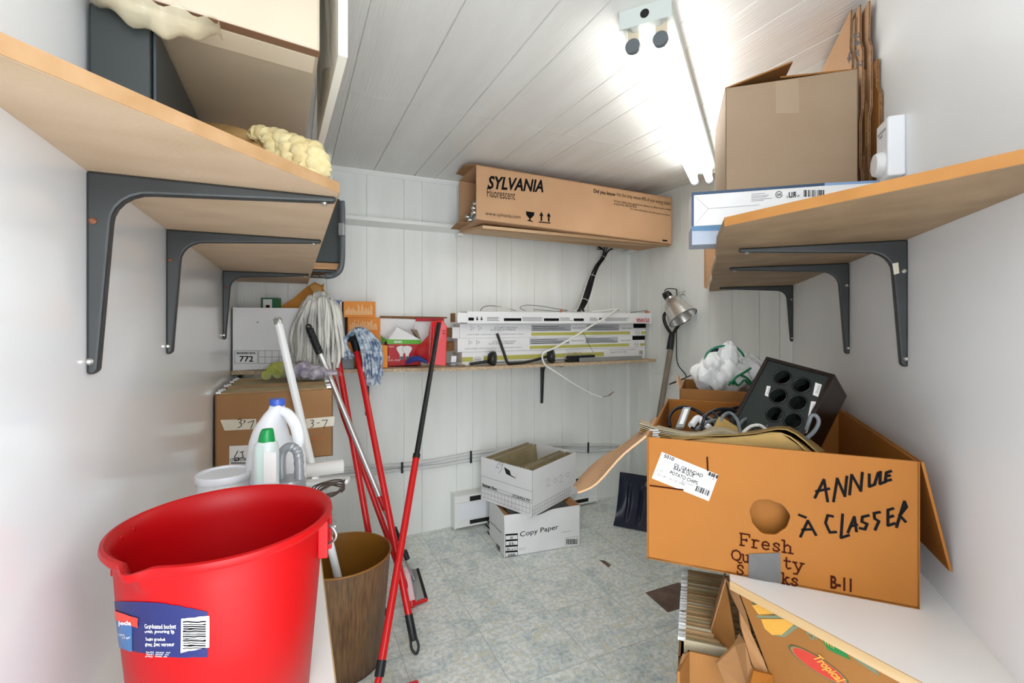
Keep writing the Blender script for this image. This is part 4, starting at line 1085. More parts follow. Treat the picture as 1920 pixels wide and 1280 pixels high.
def bars(x, y, n, w, h):
    for k in range(n):
        q = k * w / n; a = rnd.choice((.6, 1.0, 1.3)) * w / n * .6; px, py = x + q * .927, y + q * .375
        g.patch(PF, [(px, py), (px + a, py + a * .4), (px + a + h * .36, py + a * .4 - h * .93), (px + h * .36, py - h * .93)], .0001, O_)
bars(1326, 890, 11, 20, 7); bars(1303, 920, 15, 29, 11)
g.build('printing', M_ink, lb_)
g = MB()
for s in ([(1326, 857), (1327, 882)], [(1219, 910), (1250, 914), (1281, 918)]): g.ribbon(PF, s, .0030)
GL = {'F': [[(0, 0), (0, 1)], [(-.15, 1), (.85, 1), (.85, .78)], [(0, .5), (.55, .5)], [(.55, .4), (.55, .6)], [(-.15, 0), (.3, 0)]],
 'r': [[(.15, 0), (.15, .65)], [(-.1, .65), (.15, .65)], [(.15, .45), (.4, .66), (.8, .62)], [(-.1, 0), (.55, 0)]],
 'e': [[(.0, .35), (.8, .35), (.75, .56), (.45, .68), (.12, .58), (.0, .33), (.12, .08), (.45, 0), (.8, .1)]],
 's': [[(.75, .48), (.72, .62), (.4, .68), (.1, .55), (.22, .4), (.62, .3), (.78, .15), (.5, 0), (.12, .03), (.05, .2)]],
 'h': [[(.08, 0), (.08, 1)], [(-.15, 1), (.08, 1)], [(.08, .5), (.4, .67), (.65, .55), (.65, 0)], [(-.12, 0), (.28, 0)], [(.45, 0), (.9, 0)]],
 'Q': [[(.45, 1), (.12, .85), (0, .5), (.12, .15), (.45, 0), (.78, .15), (.9, .5), (.78, .85), (.45, 1)], [(.5, .05), (.75, -.2), (1, -.12)]],
 'u': [[(-.1, .65), (.12, .65), (.12, .15), (.35, 0), (.7, .14)], [(.5, .65), (.7, .65), (.7, 0), (.92, 0)]],
 't': [[(.3, .95), (.3, .15), (.5, 0), (.85, .1)], [(0, .65), (.8, .65)]],
 'y': [[(.08, .65), (.42, 0)], [(.78, .65), (.3, -.32), (0, -.32)], [(-.08, .65), (.3, .65)], [(.58, .65), (.95, .65)]],
 'S': [[(.8, .72), (.75, .92), (.42, 1), (.1, .85), (.15, .62), (.65, .42), (.82, .22), (.5, 0), (.12, .05), (.02, .28)]],
 'k': [[(.05, 0), (.05, 1)], [(-.15, 1), (.05, 1)], [(.05, .28), (.6, .65)], [(.25, .42), (.7, 0)], [(-.15, 0), (.25, 0)], [(.5, 0), (.9, 0)], [(.42, .65), (.8, .65)]]}
for ch, x, y, w_, h_ in (('F', 1390, 1022, 18, 22), ('r', 1411, 1026, 15, 22), ('e', 1429, 1029, 16, 22), ('s', 1449, 1032, 16, 22), ('h', 1469, 1035, 20, 22), ('Q', 1372, 1049, 19, 19), ('u', 1392, 1053, 15, 21), ('t', 1470, 1065, 15, 22), ('y', 1488, 1068, 21, 22), ('S', 1382, 1076, 14, 18), ('k', 1468, 1094, 14, 20), ('s', 1484, 1097, 14, 21)):
    for s in GL[ch]: g.ribbon(PF, [(x + a * w_, y + a * w_ * .16 - b * h_) for a, b in s], .0028)
g.ptext(PF, 'B-11', (1557, 1103), (1597, 1110), 25, .03)
g.build('printing', M_inkB, fp)
g = MB()
hw = [[(1528, 933), (1545, 899), (1552, 940)], [(1530, 921), (1555, 916)], [(1563, 940), (1570, 897), (1584, 930), (1588, 893)], [(1593, 927), (1597, 890), (1614, 920), (1617, 886)], [(1630, 889), (1630, 912), (1640, 908), (1647, 886)], [(1651, 884), (1650, 907), (1660, 903)], [(1671, 883), (1662, 886), (1660, 902), (1671, 899)], [(1661, 893), (1669, 891)],
      [(1501, 1006), (1515, 976), (1530, 1003)], [(1504, 993), (1524, 992)], [(1498, 965), (1511, 970)], [(1562, 968), (1552, 966), (1548, 980), (1556, 998), (1568, 997)], [(1580, 964), (1577, 1008), (1592, 1003)], [(1590, 998), (1602, 969), (1606, 996)], [(1594, 987), (1607, 983)], [(1629, 966), (1617, 969), (1616, 978), (1626, 982), (1622, 992), (1612, 990)], [(1650, 960), (1639, 962), (1640, 972), (1648, 977), (1641, 993)], [(1675, 953), (1665, 956), (1665, 985), (1678, 981)], [(1665, 970), (1675, 967)], [(1681, 988), (1696, 940), (1700, 950), (1687, 966), (1698, 978)]]
for s in hw: g.ribbon(PF, s, .0042, .0010)
g.build('handwriting', M_ink, fp)
MB().patch(PF, [(1404, 1038), (1463, 1036), (1465, 1093), (1403, 1085)], .0005, .0012).build('duct_tape', M_duct, fp)

# folders flopped over the front of the carton
M_fold2 = mat('kraft_folder', '#A8894E', .75, col2='#977A44', nscale=10)
M_fold3 = mat('grey_kraft_folder', '#B3A78C', .75, col2='#A2957A', nscale=10)
def flop(label, pts_front, pts_back, m, th=.0022):
    """sheet between two pixel/depth polylines"""
    F_ = smooth_path([pd(*p) for p in pts_front], 4); G_ = smooth_path([pd(*p) for p in pts_back], 4); n_ = min(len(F_), len(G_)) - 1
    t = thing('paper_folder', label, 'folder', F_[0], 'folders in the chip carton')
    MB().sheet(lambda u, v: F_[round(u * n_)].lerp(G_[round(u * n_)], v), n_, 3, th).build('sheet', m, t)
    return t
df = .92
flop('front kraft folder lying over the front edge of the chip carton', [(1243, 828, .96), (1300, 820, .95), (1380, 821, .91), (1465, 811, .87), (1518, 849, .84)], [(1243, 822, 1.05), (1300, 816, 1.06), (1390, 815, 1.04), (1460, 808, 1.02), (1540, 846, .98)], M_fold2)
tf = thing('paper_folder', 'kraft folder standing upright just behind the front of the chip carton', 'folder', pd(1380, 860, .90), 'folders in the chip carton')
MB().prism([pd(1236, 832, .945), pd(1300, 825, .935), pd(1380, 819, .905), pd(1464, 812, .872), pd(1522, 851, .848), pd(1522, 900, .848), pd(1236, 880, .945)], FW * .0025).build('sheet', M_fold2, tf)
flop('second kraft folder from the front in the chip carton', [(1240, 824, .975), (1300, 817, .965), (1400, 813, .93), (1475, 804, .90), (1534, 847, .87)], [(1243, 820, 1.10), (1310, 814, 1.12), (1400, 808, 1.10), (1480, 798, 1.06), (1548, 846, 1.02)], M_fold2)
for k in range(5):
    flop('grey brown hanging folder bent in the left corner of the chip carton', [(1200, 793 + 3.6 * k, .99), (1245, 806 + 3 * k, .985), (1300, 813 + 1.5 * k, .98 ), (1350, 806 + 2.5 * k, .975), (1390, 815 + 2 * k, .97)], [(1201, 785 + 3.6 * k, 1.09), (1250, 801 + 3 * k, 1.10), (1305, 809 + 1.5 * k, 1.10), (1348, 797 + 2.5 * k, 1.10), (1392, 811 + 2 * k, 1.08)], M_fold3 if k < 3 else M_fold2, .0016)
for k in range(4):
    c = pd(1226 + 3 * (k % 2), 806 + 4.5 * k, .985 - .004 * k)
    t = MB().cbox(c, RT * .018, FW * .003, V3((0, 0, .003))).build('folder_hook', M_hook); tag(t, 'white metal folder hook at the left front corner of the chip carton', 'hook', 'folder hooks in the chip carton')
t = flop('tan folder corner pointing up among the cables in the chip carton', [(1340, 800, 1.06), (1346, 786, 1.065), (1351, 782, 1.065), (1370, 793, 1.06), (1398, 812, 1.05)], [(1338, 812, 1.05), (1345, 810, 1.05), (1352, 809, 1.05), (1370, 812, 1.05), (1392, 816, 1.04)], M_fold2)

# cables in the carton
def cable(label, pts, r, m, name='cable', group=None, n=6):
    o = MB().tube(smooth_path([pd(*p) for p in pts], n), r, 8).build(name, m, smooth=60); return tag(o, label, 'cable', group)
cg_ = 'cables in the chip carton'
cable('black cable arching up at the back left of the chip carton', [(1256, 800, 1.14), (1255, 782, 1.16), (1266, 767, 1.18), (1285, 763, 1.19), (1310, 772, 1.19), (1335, 792, 1.16)], .0042, M_cable_b, group=cg_)
cable('thick dark cable arching in the middle of the chip carton', [(1298, 802, 1.1), (1318, 782, 1.13), (1345, 768, 1.15), (1372, 768, 1.16), (1392, 780, 1.15), (1412, 797, 1.12)], .0045, M_cable_b, group=cg_)
cable('dark cable looping behind the middle arch of the chip carton', [(1352, 790, 1.17), (1368, 768, 1.19), (1395, 764, 1.2), (1415, 778, 1.19), (1430, 796, 1.15)], .004, M_cable_b, group=cg_)
cable('silver grey cable arching low in the middle of the chip carton', [(1306, 804, 1.08), (1330, 790, 1.1), (1352, 788, 1.1), (1368, 800, 1.09), (1376, 808, 1.07)], .004, M_cable_g, group=cg_)
cable('grey cable curving beside the tan folder in the chip carton', [(1380, 806, 1.06), (1396, 786, 1.09), (1418, 783, 1.1), (1440, 800, 1.05)], .0036, M_cable_g, group=cg_)
cable('pale grey cable bent over the folders near the black case', [(1394, 810, 1.02), (1408, 799, 1.04), (1424, 797, 1.04), (1438, 806, 1.0)], .0036, M_cable_w, group=cg_)
cable('dark cable lying deep in the chip carton', [(1360, 775, 1.18), (1382, 790, 1.13), (1400, 800, 1.1), (1420, 812, 1.05)], .0045, M_cable_b, group=cg_)
cable('grey cable looping up in front of the black six hole case', [(1512, 822, .90), (1527, 808, .91), (1535, 792, .915), (1531, 780, .92), (1522, 779, .925), (1517, 790, .925), (1512, 805, .93)], .0040, M_cable_g, group=cg_)
for k_ in range(7):
    x_0 = 1300 + 17 * k_ + rnd.uniform(-6, 6); w_0 = rnd.uniform(34, 62); dd_ = rnd.uniform(1.06, 1.17); hh_ = rnd.uniform(14, 32)
    cable('dark cable tangled among the others in the chip carton', [(x_0, 808, dd_), (x_0 + w_0 * .15, 800 - hh_ * .6, dd_), (x_0 + w_0 * .5, 800 - hh_, dd_ + .02), (x_0 + w_0 * .85, 800 - hh_ * .5, dd_), (x_0 + w_0, 812, dd_ - .02)], rnd.uniform(.0032, .0045), M_cable_b if k_ % 3 else M_cable_g, group='tangled dark cables in the chip carton')
c0, c1 = pd(1275, 800, 1.085), pd(1289, 762, 1.12)
t = thing('printer_connector', 'long silver printer cable connector sticking up in the chip carton', 'connector', c0)
v = c1 - c0; x_ = RT * .019; y_ = v.cross(x_).normalized()
MB().box(c0 - x_ / 2, x_, y_ * .012, v).build('shell', M_silver, t, bevel=.002)
f_ = -1 if y_.dot(FW) > 0 else 1
MB().cbox(c0 + v * .5 + y_ * (-.001 if f_ < 0 else .013), x_ * .5, y_ * .002, v * .75).build('socket_slot', M_paper, t)
t = MB().tube(smooth_path([pd(1296, 798, 1.1), pd(1308, 784, 1.12), pd(1318, 792, 1.11), pd(1330, 802, 1.09)], 5), .008, 10).build('cable_plug', M_offw, smooth=60); tag(t, 'white moulded plug beside the printer connector in the chip carton', 'plug')

# black case with six round holes
TL, TR, BL = pd(1441, 676, 1.13), pd(1556, 707, 1.02), pd(1416, 812, 1.06)
U6, D6 = TR - TL, BL - TL
D6 = D6 - U6 * (D6.dot(U6) / U6.length_squared)
n6 = U6.cross(D6).normalized()
if n6.dot(FW) < 0: n6 = -n6
D6 = D6 * 1.35
t = thing('six_hole_case', 'black wooden case with six round holes standing tilted in the chip carton', 'case', TL + D6)
dep = .105
# front plate as a grid with real round openings
holes = [(1191 / 1920 * 400 + 1220, 330 / 1248 * 260 + 640 - 7), (1500, 720), (1460, 742), (1495, 755), (1450, 776), (1487, 788)]
holes = [(1467, 707), (1503, 722), (1459, 742), (1496, 755), (1453, 776), (1487, 789)]
PH = Plane(TL, n6)
un6, dn6 = U6.normalized(), D6.normalized()
mb = MB(); w6, h6 = U6.length, D6.length
cells = []
for (hx_, hy_) in holes:
    p = PH.hit(hx_, hy_, 0) - TL; cells.append((p.dot(un6), p.dot(dn6)))
xm = (sum(c[0] for c in cells[0::2]) / 3 + sum(c[0] for c in cells[1::2]) / 3) / 2
def cellplate(x0, x1, y0, y1, cx, cy, r):
    an = sorted([2 * math.pi * k / 32 for k in range(32)] + [math.atan2(y - cy, x - cx) % (2 * math.pi) for x in (x0, x1) for y in (y0, y1)])
    vi, vo = [], []
    for a in an:
        c_, s_ = math.cos(a), math.sin(a); ks = []
        if c_ > 1e-9: ks.append((x1 - cx) / c_)
        if c_ < -1e-9: ks.append((x0 - cx) / c_)
        if s_ > 1e-9: ks.append((y1 - cy) / s_)
        if s_ < -1e-9: ks.append((y0 - cy) / s_)
        k = min(ks); vi.append((cx + c_ * r, cy + s_ * r)); vo.append((cx + c_ * k, cy + s_ * k))
    n_ = len(an); vs = []
    for q, dz in ((vo, 0), (vi, 0), (vi, .03)): vs += [TL + un6 * x + dn6 * y + n6 * dz for x, y in q]
    mb.add(vs, [(r_ * n_ + k, r_ * n_ + (k + 1) % n_, (r_ + 1) * n_ + (k + 1) % n_, (r_ + 1) * n_ + k) for r_ in range(2) for k in range(n_)])
r6 = .0165
for col in (0, 1):
    ys = [c[1] for c in cells[col::2]]; bounds = [0, (ys[0] + ys[1]) / 2, (ys[1] + ys[2]) / 2, h6]
    for i in range(3):
        cellplate(0 if col == 0 else xm, xm if col == 0 else w6, bounds[i], bounds[i + 1], cells[col::2][i][0], ys[i], r6)
fp = mb.build('front_plate', M_blackm, t, normals=False)
for (cx, cy) in cells:
    c = TL + un6 * cx + dn6 * cy; e1, e2 = un6, dn6
    MB().tube([c + e1 * math.cos(a) * (r6 + .0015) + e2 * math.sin(a) * (r6 + .0015) - n6 * .0005 for a in [2 * math.pi * k / 32 for k in range(32)]], .0022, 8, closed=True).build('hole_rim', M_black, fp, smooth=60)
M_ = MB(); th = .008
M_.box(TL - n6 * .004 - un6 * th - dn6 * th, un6 * (w6 + 2 * th), dn6 * th, n6 * dep); M_.build('top_panel', M_darkwood, t, bevel=.001)
MB().box(TL - n6 * .004 + un6 * w6, un6 * th, dn6 * h6, n6 * dep).build('side_panel', M_darkwood, t, bevel=.001)
MB().box(TL - n6 * .004 - un6 * th, un6 * th, dn6 * h6, n6 * dep).build('side_panel', M_darkwood, t, bevel=.001)
MB().box(TL + n6 * (dep - .006), un6 * w6, dn6 * h6, n6 * .004).build('back_panel', M_black, t)
MB().box(TL + dn6 * h6 - n6 * .004, un6 * w6, dn6 * th, n6 * dep).build('bottom_panel', M_darkwood, t)
for q in ([(1438, 723), (1445, 724), (1441, 744), (1434, 741)], [(1529, 717), (1541, 721), (1534, 744), (1524, 740)], [(1521, 752), (1530, 753), (1525, 778), (1515, 781)], [(1511, 806), (1516, 805), (1512, 812), (1509, 811)]):
    l_ = MB().patch(Plane(TL, n6), q, .0004, .0006).build('paper_label', M_paper, fp)
g = MB()
for q in (((1438, 738), (1442, 727)), ((1529, 737), (1535, 722)), ((1520, 773), (1526, 757))):
    for k in range(2):
        g.ribbon(PH, [(q[0][0] + 2.5 * k, q[0][1] + k), ((q[0][0] + q[1][0]) / 2 + 1 + 2.5 * k, (q[0][1] + q[1][1]) / 2), (q[1][0] + 2.5 * k, q[1][1] + k)], .0007, .0014)
g.build('handwriting', M_ink, fp)

# second carton behind, with the plastic bag
A2 = cw(.545, 1.53); A2.z = ZB2
A2 = A + Vv * 1.0 + vn * .075 + un * .03; A2.z = ZB2
U2 = un * .395; H2 = .262
t = thing('cardboard_box', 'plain brown cardboard box behind the chip carton holding a white plastic bag', 'box', A2)
V2 = vn * .27
open_carton(MB(), A2, U2, V2, V3((0, 0, H2)), .005, 'fblrd').build('carton_body', M_cardB, t, bevel=.001)
tp2 = A2 + V3((0, 0, H2))
MB().prism([tp2 + V2 * .05, tp2 + V2 * .5, tp2 + V2 * .45 - un * .015 + V3((0, 0, .03)), tp2 + V2 * .05 - un * .01 + V3((0, 0, .012))], un * .004).build('torn_flap', M_cardL, t)
MB().prism([tp2 + U2 + un * .001, tp2 + U2 + un * .001 + V2, tp2 + U2 + V2 + un * .02 - V3((0, 0, .12)), tp2 + U2 + un * .02 - V3((0, 0, .12))], un * .003).build('side_flap', M_cardB, t)
# plastic bag: a lumpy blob with two knotted ears
dB = (tp2 + V2 * .4).dot(FW)
t = thing('plastic_bag', 'white plastic carrier bag with green print stuffed into the box behind the chip carton', 'bag', pd(1365, 722, dB))
def blob(c, rx, ry, rz, seed, nu=40, nv=24, amp=.17):
    mb = MB(); R = []
    for j in range(nv + 1):
        th_ = math.pi * (j + .02) / (nv + .04); row = []
        for i in range(nu):
            a = 2 * math.pi * i / nu
            k = 1 + amp * (math.sin(3 * a + seed) * math.sin(2 * th_ + seed) + .6 * math.sin(7 * a + 2 * seed + 3 * th_) + .4 * math.sin(11 * a - 5 * th_ + seed))
            row.append(c + RT * (rx * k * math.sin(th_) * math.cos(a)) + FW * (ry * k * math.sin(th_) * math.sin(a)) + V3((0, 0, rz * k * math.cos(th_))))
        R.append(row)
    return mb.rings(R)
M_bagS = mat('crinkled_white_plastic', '#EEF0F0', .25, bump=1.0, bscale=45, trans=.0)
blob(pd(1350, 702, dB + .02), .080, .075, .060, 1.3).build('body', M_bagS, t, smooth=60)
blob(pd(1366, 672, dB), .030, .03, .052, 2.1, amp=.1).build('knot', M_bagS, t, smooth=60)
blob(pd(1400, 700, dB + .03), .068, .06, .055, 4.0).build('side', M_bagS, t, smooth=60)
blob(pd(1338, 682, dB - .01), .032, .03, .03, .4, amp=.1).build('ear', M_bagS, t, smooth=60)
g = MB()
for s in ([(1366, 722), (1380, 707), (1392, 700), (1408, 690)], [(1375, 712), (1384, 722), (1396, 712), (1405, 720), (1415, 712)], [(1390, 704), (1400, 708), (1412, 722)], [(1368, 716), (1376, 720)]):
    g.tube(smooth_path([pd(x, y, dB - .085 + .02 * (x - 1366) / 50) for x, y in s], 4), .0035, 6)
g.build('green_print', mat('green_bag_print', '#1E7A50', .4), t, smooth=60)
o = cable('green cable arching over the plastic bag', [(1321, 676, dB), (1326, 662, dB), (1340, 652, dB), (1360, 648, dB), (1378, 650, dB), (1390, 660, dB - .02), (1395, 668, dB - .03)], .0036, mat('green_cable_sheath', '#12765A', .35))
c = pd(1346, 667, dB + .07)
t = thing('picture_frame', 'small dark blue framed card sticking up behind the plastic bag', 'frame', c)
MB().cbox(c, RT * .048, FW * .006, V3((0, 0, .052))).build('frame', M_navy, t, bevel=.001)
MB().cbox(c - FW * .0035, RT * .034, FW * .001, V3((0, 0, .034))).build('card', mat('slate_card', '#5C6474', .5), t)
c = pd(1329, 677, dB + .03)
t = MB().tube([c, c + V3((0, 0, .012)) + RT * .01], .009, 10).build('orange_plug', mat('orange_plastic', '#D8803A', .4), smooth=50); tag(t, 'small orange plug behind the left of the plastic bag', 'plug')

# ------------------------------------------------------------------ under the right bench: banana carton, hanging files, torn box
XB = .724
PBn = Plane(ckb + V3((.008, 0, .4)), (EDB.y, -EDB.x, 0))
ZU = ZB - .0165
t = thing('banana_carton', 'tan fruit carton with a red oval logo jammed under the right bench', 'carton', V3((XB + .1, .35, .1)))
def clipz(P, zm):
    out = []
    for i in range(len(P)):
        a, b = P[i], P[(i + 1) % len(P)]
        if a.z <= zm: out.append(a)
        if (a.z <= zm) != (b.z <= zm): out.append(a.lerp(b, (zm - a.z) / (b.z - a.z)))
    return out
def hb(x, y): p = PBn.hit(x, y, 0); p.z = min(p.z, ZU); return p
p0, p1 = hb(1386, 1096), hb(1451, 1282)
v_ = (p1 - p0).normalized(); q_ = V3((0, -1, 0))
low = p0 + v_ * .42
near0, near1 = p0 + EDB * .40, low + EDB * .45
MB().prism([p0, low, near1, near0], V3((.005, 0, 0))).build('printed_side', M_cardB, t)
# folded strip left of the printed side (double thickness with notches)
a0, a1 = pd(1363, 1086, .885), pd(1414, 1258, .80); a0.z = min(a0.z, ZU - .001)
a2 = a0 + (a1 - a0) * 2.2
n_ = 12; Lp = []; Rp = []
for k in range(n_ + 1):
    u = k / n_; w = .004 * (1 if k % 4 == 2 else 0)
    Lp.append(a0.lerp(a2, u) + V3((w, -w, 0))); Rp.append(p0.lerp(low, u) + V3((-.001, .002 + w * 1.5, 0)))
mb = MB()
for k in range(n_): mb.prism([Lp[k], Lp[k + 1], Rp[k + 1], Rp[k]], V3((.002, .004, 0)))
mb.build('folded_end_strip', M_card, t)
# inner back panel
b0, b1_ = a0 + V3((.004, .008, -.001)), pd(1308, 1262, 1.0)
b2 = b0 + (b1_ - b0) * 1.8
MB().prism([b0, b2, a2 + V3((.06, .12, 0)), a0 + V3((.03, .03, -.002))], V3((.003, .003, 0))).build('inner_panel', M_cardB, t)
MB().prism([b0, b2, b2 + V3((-.003, -.004, 0)), b0 + V3((-.003, -.004, 0))], V3((.004, 0, 0))).build('panel_edge', M_cardL, t)
tg = [pd(1344, 1243, .83), pd(1378, 1210, .84), pd(1388, 1190, .845), pd(1397, 1204, .825), pd(1411, 1256, .795), pd(1404, 1300, .78), pd(1365, 1300, .81)]
MB().prism(tg, V3((.002, .004, 0))).build('tongue_flap', M_cardL if False else M_card, t)
MB().prism([pd(1413, 1257, .79), pd(1450, 1266, .79), pd(1448, 1310, .76), pd(1400, 1310, .76)], V3((.002, .004, 0))).build('corner_flap', M_cardO, t)
# graphics
def gp(pts, m, name, off=.0006):
    P = clipz([PBn.hit(x, y, off) for x, y in pts], ZU - .0005)
    return MB().prism(P, PBn.n * .0004).build(name, m, t) if len(P) > 2 else None
M_gd = mat('dark_green_print', '#46563A', .6); M_gy = mat('banana_yellow_print', '#C8943C', .6); M_gg = mat('bright_green_print', '#1E7438', .5); M_rl = mat('red_oval_print', '#B8382A', .5); M_gt = mat('grey_green_print', '#707860', .6)
gp([(1398, 1107), (1412, 1106), (1452, 1134), (1432, 1131), (1412, 1134), (1408, 1120)], M_gd, 'leaf_print')
gp([(1410, 1134), (1432, 1132), (1454, 1134), (1492, 1156), (1470, 1154), (1424, 1154)], M_gy, 'fruit_print')
gp([(1418, 1152), (1450, 1150), (1484, 1154), (1500, 1164), (1470, 1159), (1420, 1158)], M_gt, 'stem_print')
gp([(1427, 1160), (1470, 1160), (1497, 1164), (1482, 1176), (1468, 1190), (1448, 1190), (1434, 1178)], M_gy, 'fruit_print')
gp([(1450, 1191), (1466, 1190), (1484, 1174), (1502, 1166), (1508, 1170), (1490, 1180), (1472, 1194)], M_gt, 'stem_print')
gp([(1526, 1174), (1546, 1188), (1572, 1203), (1595, 1237), (1552, 1217)], M_gg, 'label_print')
g = MB(); g.ptext(PBn, 'ANA', (1538, 1184), (1560, 1197), 9, .03, off=.0014, tl=(1545, 1205)); g.build('lettering', M_gy, t)
g = MB(); g.ptext(PBn, 'SAS', (1534, 1198), (1512, 1172), 14, .04, off=.0012, tl=(1522, 1200)); g.build('lettering', M_gt, t)
oc = (1535, 1247); ov = lambda s: [(oc[0] + s * (44 * math.cos(a) * .83 - 27 * math.sin(a) * -.55) + s * 10 * math.cos(a), oc[1] + s * (44 * math.cos(a) * .55 + 27 * math.sin(a) * .83)) for a in [2 * math.pi * k / 40 for k in range(40)]]
gp(ov(1.16), M_gd, 'logo_outline', .0006); gp(ov(1.08), M_card, 'logo_gap', .0009); gp(ov(.98), M_rl, 'logo_oval', .0012)
g = MB(); g.ptext(PBn, 'Tropical', (1521, 1236), (1570, 1284), 14, .03, .3, off=.0020, tl=(1536, 1226)); g.build('lettering', M_gy, t)
gp([(1594, 1218), (1606, 1215), (1636, 1244), (1650, 1268), (1620, 1248), (1600, 1234)], M_gt, 'leaf_print')

# hanging files standing in a box under the bench
zf = EYE - .62
f0, f1 = pz(1283, 1064, -.62), pz(1276, 1196, -.62)
dirn = V3((f1.x - f0.x, f1.y - f0.y, 0)); Ld = dirn.length; dirn.normalize()
lat = V3((dirn.y, -dirn.x, 0)); lat = lat if lat.dot(RT) > 0 else -lat
lat = (lat * .9 + RT * .1).normalized()
t = thing('file_box', 'brown file box packed with hanging folders under the right bench', 'box', V3((f0.x, f0.y, 0)))
bo = f1 + dirn * .012 - lat * .004; bo.z = .25
wv = lat * .3; bdv = -dirn * (Ld + .03)
open_carton(MB(), bo, wv, bdv, V3((0, 0, zf - .03 - .25)), .004, 'fblrd').build('carton_body', M_card, t)
NF = 34
for k in range(NF):
    p = f0.lerp(f1, k / (NF - 1)); p.z = zf - .10
    folder('hanging folder packed tight in the file box under the right bench', p + lat * .006, p + lat * .27, .10 + rnd.uniform(-.006, .002), (M_folder, M_folderT, M_folder, M_fold3, M_folderT)[k % 5], 'hanging folders under the right bench', th=.0030, lean=dirn * rnd.uniform(-.003, .003))
# stool-like support: lower box under the file box so that it stands on something
t = thing('storage_box', 'brown storage box with torn dark open top under the hanging files', 'box', V3((bo.x, bo.y, 0)))
open_carton(MB(), V3((bo.x, bo.y, 0)), wv, bdv, V3((0, 0, .249)), .004, 'fblrdt').build('carton_body', M_cardB, t)
tb = pd(1276, 1205, .90)
t = thing('torn_box', 'small torn brown box with frayed flap edges at the lower right', 'box', V3((tb.x + .06, tb.y - .05, 0)))
c0 = pd(1270, 1290, .845); c1 = pd(1290, 1218, .90); zt3 = c1.z
base = V3((c0.x, c0.y, .0))
du = V3((c1.x - c0.x, c1.y - c0.y, 0)); ru = lat * .2
open_carton(MB(), base, ru, du, V3((0, 0, zt3)), .004, 'bld').build('carton_body', M_cardB, t)
MB().prism([c1 + V3((0, 0, -.002)), c0 + V3((0, 0, 0)), pd(1268, 1262, .85), pd(1280, 1225, .88)], lat * .004).build('torn_flap', M_card, t)

# ------------------------------------------------------------------ things on the back shelf
def on_shelf(px, y, x=None):
    """point on the back shelf at depth row y seen in pixel column px"""
    r = ray(px, 600); p = r * (y / r.y); return V3((p.x, y, zback(p.x) + .0004))
def shelf_box(name, label, cat, pxl, pxr, y, ytop, depth, m, group=None, lift=None, open_=False, skew=0.0, bev=.0012):
    a = on_shelf(pxl, y); b = on_shelf(pxr, y + skew)
    if lift is not None: a.z = b.z = lift
    b.z = a.z = max(a.z, b.z)
    zt_ = pd((pxl + pxr) / 2, ytop, ((a + b) / 2).dot(FW)).z
    t = thing(name, label, cat, a, group); U = b - a; Vv = V3((-U.y, U.x, 0)).normalized() * depth
    if open_: open_carton(MB(), a, U, Vv, V3((0, 0, zt_ - a.z)), .003, 'fblrd').build('carton', m, t)
    else: MB().box(a, U, Vv, V3((0, 0, zt_ - a.z))).build('carton', m, t, bevel=bev)
    return t, a, U, Vv, zt_, plane3(a, a + U, a + V3((0, 0, .1)))
t, A, U, Vv, z1, PF = shelf_box('archive_box', 'white archive box printed 772 at the left end of the back shelf', 'box', 436, 600, 2.262, 577, .25, M_whitecard)
g = MB()
for q in ([(440, 657), (483, 657), (483, 681), (440, 681), (440, 657)], [(485, 657), (556, 657), (556, 681), (485, 681), (485, 657)], [(485, 669), (556, 669)]) + tuple([(497 + 13 * k, 657), (497 + 13 * k, 681)] for k in range(5)): g.ribbon(PF, q, .0012)
g.ptext(PF, 'BANKERS BOX.', (444, 664), (480, 664), 4.5, .03); g.ptext(PF, '772', (449, 678), (475, 678), 11, .02)
g.build('printing', M_ink, t)
MB().lathe(PF.hit(483, 604, .0002), [(.003, 0), (.003, .0006)], 12, ax=PF.n).build('dimple', M_inkG, t)
zA = z1 + .0004
p = pY(490, 577, 2.33); p.z = zA; dS = p.dot(FW)
t = thing('small_carton', 'little green and white carton standing on the white archive box', 'carton', p)
q0 = pd(489, 570, dS); q1 = pd(517, 570, dS); hh = pd(500, 558, dS).z - zA
MB().box(V3((q0.x, q0.y, zA)), V3((q1.x - q0.x, q1.y - q0.y, 0)), FW * .05, V3((0, 0, hh))).build('carton', mat('dark_green_carton', '#2E6A48', .5), t, bevel=.001)
u_ = V3((q1.x - q0.x, q1.y - q0.y, 0))
MB().box(V3((q0.x, q0.y, zA)) + u_ * .15 - FW * .0008, u_ * .6, FW * .0007, V3((0, 0, hh * .85))).build('label', M_paper, t)
MB().box(V3((q0.x, q0.y, zA)) + u_ * .35 - FW * .0012, u_ * .25, FW * .0004, V3((0, 0, hh * .3))).build('brown_print', M_inkB, t)
# crumpled brown paper envelope leaning up behind the grey mop
ov_ = [(520, 577), (548, 560), (575, 537), (590, 528), (602, 534), (608, 530), (606, 541), (616, 553), (622, 570), (625, 577)]
C0 = pY(575, 574, 2.35); C0.z = zA
t = thing('padded_envelope', 'crumpled brown paper envelope leaning on top of the white archive box', 'envelope', C0)
PE = Plane(C0, V3((-.2, -1, .35)).normalized()); P = [PE.hit(x, y, 0) for x, y in ov_]
for q in P: q.z = max(q.z, zA)
MB().prism(P, -PE.n * .008).build('body', M_manila, t, bevel=.003)
MB().prism([PE.hit(x, y, .001) for x, y in ((580, 537), (592, 532), (604, 540), (600, 552), (588, 548))], PE.n * .006).build('crumpled_fold', mat('pale_manila', '#D6A45E', .7, bump=.4, bscale=30), t, bevel=.002)
